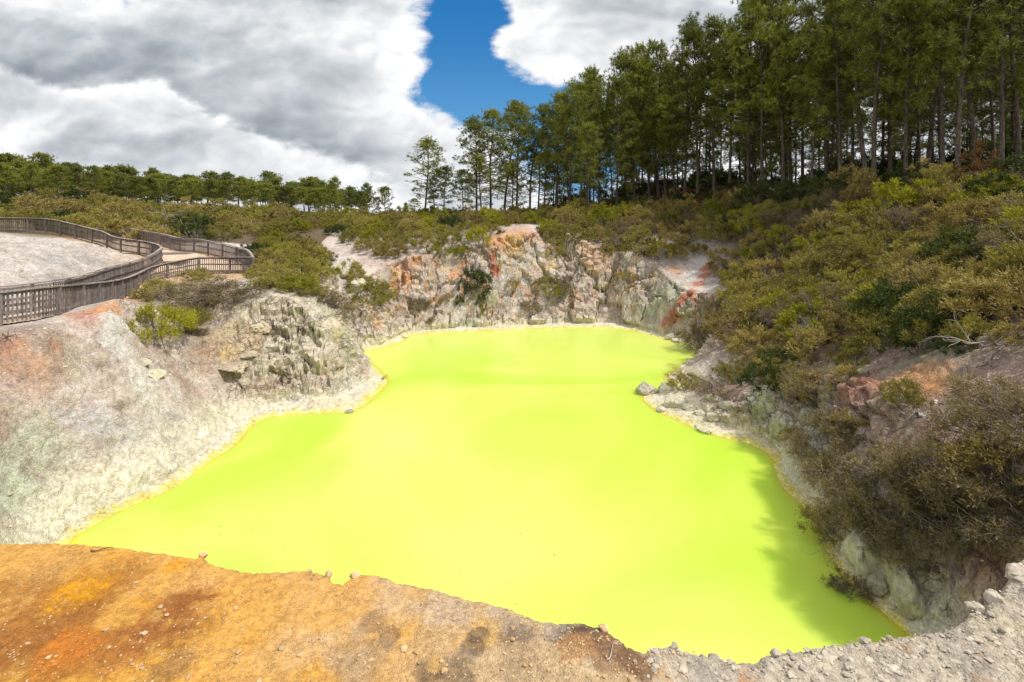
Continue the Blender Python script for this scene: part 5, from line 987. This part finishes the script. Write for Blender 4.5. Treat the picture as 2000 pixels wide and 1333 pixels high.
# front trees of the forest edge and the lone groups, one by one: (px of trunk, Y, py of the top or height, mesh, label)
FRONT = [(828, 74, 268, 0, 'lone tall thin pine with a leaning crown beyond the far rim'), (866, 77, 322, 4, 'short bushy pine right of the lone thin one'), (810, 95, 385, 4, 'low dense pine at the foot of the lone thin one'), (850, 72, 330, 5, 'slender pine with branches almost to the ground close to the lone one'), (905, 74, 330, 1, 'small open pine between the lone one and the grove'), (930, 72, 228, 0, 'leftmost tall pine of the middle grove'), (958, 75, 212, 4, 'second tall pine of the middle grove from its left end'), (985, 70, 196, 1, 'tallest pine of the middle grove'), (1008, 76, 206, 2, 'pine behind the tallest one of the middle grove'), (1035, 71, 204, 3, 'bare stemmed pine in the right half of the middle grove'), (1052, 73, 255, 0, 'lower yellowish pine at the right end of the middle grove'), (940, 68, 300, 2, 'lower bushy pine in front of the middle grove'), (1000, 66, 315, 2, 'yellowish low crowned pine in front of the middle grove'), (1062, 66, 290, 4, 'lower pine in the gap right of the middle grove'),
         (1085, 64, 175, 1, 'tall pine at the left corner of the big forest'), (1112, 62, 152, 0, 'second tall pine from the left corner of the big forest'), (1145, 60, 132, 4, 'peaked pine standing above the left end of the big forest'), (1172, 62, 138, 3, 'bare stemmed pine next to the peaked one'), (1205, 58, 148, 2, 'broad dense pine with yellowish lower limbs at the left of the big forest'), (1150, 57, 240, 1, 'leaning stemmed pine in front of the peaked one'),
         (1240, 54, 92, 0, 'pine with an upright top where the forest steps up'), (1268, 53, 84, 1, 'pine second from the step of the forest skyline'), (1300, 50, 72, 2, 'dense pine in the skyline middle of the forest'), (1335, 49, 58, 4, 'pine with twin tips on the forest skyline'), (1362, 51, 30, 0, 'tall pine with several spires in the skyline'), (1395, 48, 24, 3, 'highest spired pine before the skyline leaves the picture'), (1425, 50, 40, 1, 'pine standing right of the highest spired one'), (1320, 45, 190, 5, 'thinner pine in front of the dark crowd'), (1285, 47, 215, 4, 'pale green narrow pine in front of the forest gap'),
         (1462, 45, -10, 2, 'big dense pine whose top touches the picture edge'), (1490, 43, -60, 0, 'dark tall pine in the middle of the forest front'), (1530, 41, -80, 1, 'tall pine with a bare lower trunk left of the pale trunks'), (1585, 37, 60, 5, 'fluffy grey green pine standing in front of the forest'), (1640, 36, -90, 2, 'pine with bright green boughs over a bent trunk'), (1692, 35, -160, 3, 'slightly bent pale trunked pine leaning left'), (1707, 33, -150, 1, 'straight grey trunked pine beside the bent one'), (1768, 32, -140, 0, 'pale trunked pine with short stubs'), (1842, 30, -200, 3, 'leaning smooth trunked pine with dark high crown'),
         (1905, 31, -220, 1, 'stout grey trunked pine with many bare side branches'), (1955, 28, -240, 4, 'pine with a thick trunk close to the right edge'), (1990, 29, -260, 0, 'trunk cut by the right edge of the view'), (1870, 27, -200, 5, 'slim bent pine before the stout one'), (1545, 46, -60, 4, 'dark pine behind the fluffy grey green one'), (1615, 44, -90, 0, 'dark straight pine behind the bright boughs'), (1740, 41, -160, 2, 'dark broad pine behind the pale trunks'), (1810, 38, -180, 1, 'straight dark pine between the stub trunk and the leaning one'), (2060, 28, -260, 2, 'pine just outside the right edge')]
for i, (px, Y, ty, mi, lab) in enumerate(FRONT):
    if px > 1230: Y = np.interp(px, [1240, 1400, 1500, 1600, 1700, 1850, 2000, 2060], [62, 57, 51, 45.5, 42, 39, 35.5, 35]) + (0 if px < 1450 else (Y - np.interp(px, [1450, 1600, 1800, 2000], [44, 38, 33, 28])) * .8)
    p = PY(px, 400, Y); g = ground1(p[0], Y); H = min(24.0, top_height(px, ty, Y, g)); wide = (1.3 if Y > 64 else 1.05) * rng.uniform(.95, 1.1) * (18 / H) ** .35
    pine(p[0], Y, H, PINES[mi], 18.0, lab, None, wide, (rng.normal(0, .02), rng.normal(0, .03) - (.09 if 'lean' in lab else 0)))
# ranks behind
k_ = 0; got = []
SKY = ([1060, 1110, 1150, 1210, 1240, 1300, 1395, 1450, 1480, 2200], [230, 170, 150, 170, 105, 90, 60, 40, -60, -250])
for i in range(4000):
    if k_ >= 95: break
    px = rng.uniform(1075, 2150); Y0 = np.interp(px, [1075, 1250, 1500, 1750, 2000, 2150], [66, 64, 52, 43, 37, 35]); Y = Y0 + rng.uniform(2, 30); p = PY(px, 400, Y)
    if any((p[0] - q[0]) ** 2 + (Y - q[1]) ** 2 < 2.7 ** 2 for q in got): continue
    got.append((p[0], Y)); k_ += 1; g = ground1(p[0], Y); H = min(rng.uniform(17, 21), top_height(px, np.interp(px, *SKY) + abs(rng.normal(0, 25)), Y, g)); H = max(H, 9)
    zone = 'left part of the big forest' if px < 1300 else 'middle of the big forest' if px < 1600 else 'right part of the big forest'
    lab = ('dark pine deep in the ' if Y - Y0 > 15 else 'shaded pine just behind the edge in the ') + zone
    pine(p[0], Y, H, PINES[6 if rng.random() < .6 else rng.integers(6)], 18.0, lab, lab.replace('pine ', 'pines ', 1), rng.uniform(.75, 1.0), (rng.normal(0, .03), rng.normal(0, .03)))
# the low wooded ridge on the left
SKYL = ([-80, 0, 100, 200, 300, 400, 450, 560, 600, 680, 722], [298, 300, 312, 322, 326, 334, 332, 338, 346, 358, 372])
n_l = 0; got = []
for i in range(9000):
    if n_l >= 150: break
    px = rng.uniform(-70, 722); row = rng.integers(0, 3); Y = (112, 124, 138)[row] + rng.uniform(-5, 5) + (8 if px > 500 else 0) - (12 if px < 200 else 0)
    if row == 0 and px > 640: continue
    p = PY(px, 400, Y)
    if any((p[0] - q[0]) ** 2 + (Y - q[1]) ** 2 < 3.6 ** 2 for q in got): continue
    got.append((p[0], Y)); n_l += 1; g = ground1(p[0], Y); low = (36, 18, 2)[row] + rng.uniform(0, 20); H = float(np.clip(top_height(px, np.interp(px, *SKYL) + low, Y, g), 6, 15))
    zone = 'above the boardwalk fences' if px < 350 else 'in its middle part' if px < 560 else 'toward its right end'
    lab = f"{('bushy yellowish pine in the front row', 'pine in the middle row', 'dark pine in the back row')[row]} of the left ridge, {zone}"
    pine(p[0], Y, H, RPINES[rng.integers(4)], 11.0, lab, lab.replace('pine ', 'pines ', 1), rng.uniform(0.95, 1.5))
for px, Y, ty, mi, lab in ((752, 118, 366, 0, 'small round pine standing alone right of the ridge end'), (715, 112, 358, 1, 'open crowned pine at the very end of the ridge'), (790, 120, 395, 3, 'tiny faint pine between the small round one and the tall lone one'), (735, 130, 385, 2, 'low pine in the gap at the ridge end'), (655, 118, 347, 1, 'spindly pine rising above the right part of the ridge'), (83, 110, 303, 2, 'round crowned pine poking above the left end of the ridge')):
    p = PY(px, 400, Y); g = ground1(p[0], Y); pine(p[0], Y, top_height(px, ty, Y, g), RPINES[mi], 11.0, lab, None, .85)
# dark broadleaf undergrowth at the forest foot
for px, py, s, k, lab in ((1205, 400, 2.2, 'dark green', 'rounded yellowish green bush at the foot of the forest left end'), (1240, 395, 2.0, 'dark green', 'dark green bush next to the tree fern'), (1340, 375, 2.6, 'dark green', 'big dark broadleaf bush inside the forest edge'), (1310, 380, 1.6, 'dark green', 'small dark bush right of the tree fern'), (1120, 410, 1.7, 'yellow green', 'bright bush before the left corner of the forest'), (1450, 372, 2.4, 'dark green', 'dark bush under the middle of the forest'), (1560, 355, 2.4, 'dark green', 'dark shrub between two trunks in the forest middle'), (1650, 350, 2.2, 'dark green', 'shadowy shrub behind the bent trunk'), (1880, 320, 2.2, 'olive', 'olive shrub at the foot of the stout trunk'), (1800, 335, 2.0, 'dark green', 'dark shrub left of the leaning smooth trunk'), (1960, 330, 2.0, 'yellow green', 'bright shrub beside the thick trunk near the right edge'), (1990, 380, 1.6, 'yellow green', 'bright green bush at the right edge below the pines'), (1130, 395, 1.6, 'dark green', 'dark shrub at the forest left corner')):
    h_ = hit([px], [max(py, 385)])[0]
    if np.isnan(h_[0]): continue
    shrub(h_ + np.array([0, 1.0, 0]), s * .8, k, lab)

k_ = 0
for i in range(400):
    if k_ >= 46: break
    px = rng.uniform(1100, 2120); Y = np.interp(px, [1075, 1250, 1500, 1750, 2000, 2150], [68, 66, 54, 45, 39, 37]) + rng.uniform(2, 22); x = (px - 1000) / 1000 * Y; k_ += 1
    lab = 'dark understory bush among the trunks in the ' + ('left' if px < 1350 else 'middle' if px < 1650 else 'right') + ' part of the forest'
    shrub((x, Y, ground1(x, Y)), rng.uniform(2.0, 3.4), 'dark green', lab, lab.replace('bush', 'bushes'), rng.uniform(.8, 1.2), name='undergrowth_bush')['category'] = 'bush'
def tree_fern():
    p = hit([1297], [392])[0]; r_ = link('tree_fern', None, None, (p[0], p[1], p[2] - .1)); tag(r_, 'tree fern with an orange yellow star of fronds at the forest foot', 'tree fern')
    T = Tubes(); T.tube(np.array([(0, 0, 0), (.03, 0, .5), (.05, .02, 1.1), (.05, .02, 1.6)]), [.13, .11, .10, .12], 8); link('trunk', T.build('fern_trunk', M_bark), r_)
    m = leaf_mat('fern_fronds', (.24, .15, .02), (.34, .20, .03)); rg = np.random.default_rng(5)
    for k in range(13):
        a = k * 2 * math.pi / 13 + rg.normal(0, .1); t = np.linspace(0, 1, 26); L_ = rg.uniform(1.2, 1.6); out = L_ * t; z = 1.6 + .75 * L_ * t - .75 * L_ * t ** 2.2
        mid = np.c_[out * math.cos(a), out * math.sin(a), z]; P = []; D = []
        for q in range(2, 26):
            for s in (-1, 1):
                P.append(mid[q]); D.append(unit(np.array([-math.sin(a) * s + .5 * math.cos(a), math.cos(a) * s + .5 * math.sin(a), -.15])) * (.32 * math.sin(math.pi * min(1, t[q] * .9 + .08))))
        P, D = np.array(P), np.array(D); ln = np.linalg.norm(D, axis=1); V, F = blades(P, D / ln[:, None], ln, .06, rg); link('frond', mesh_np('frond', V, F, m, False), r_)
tree_fern()
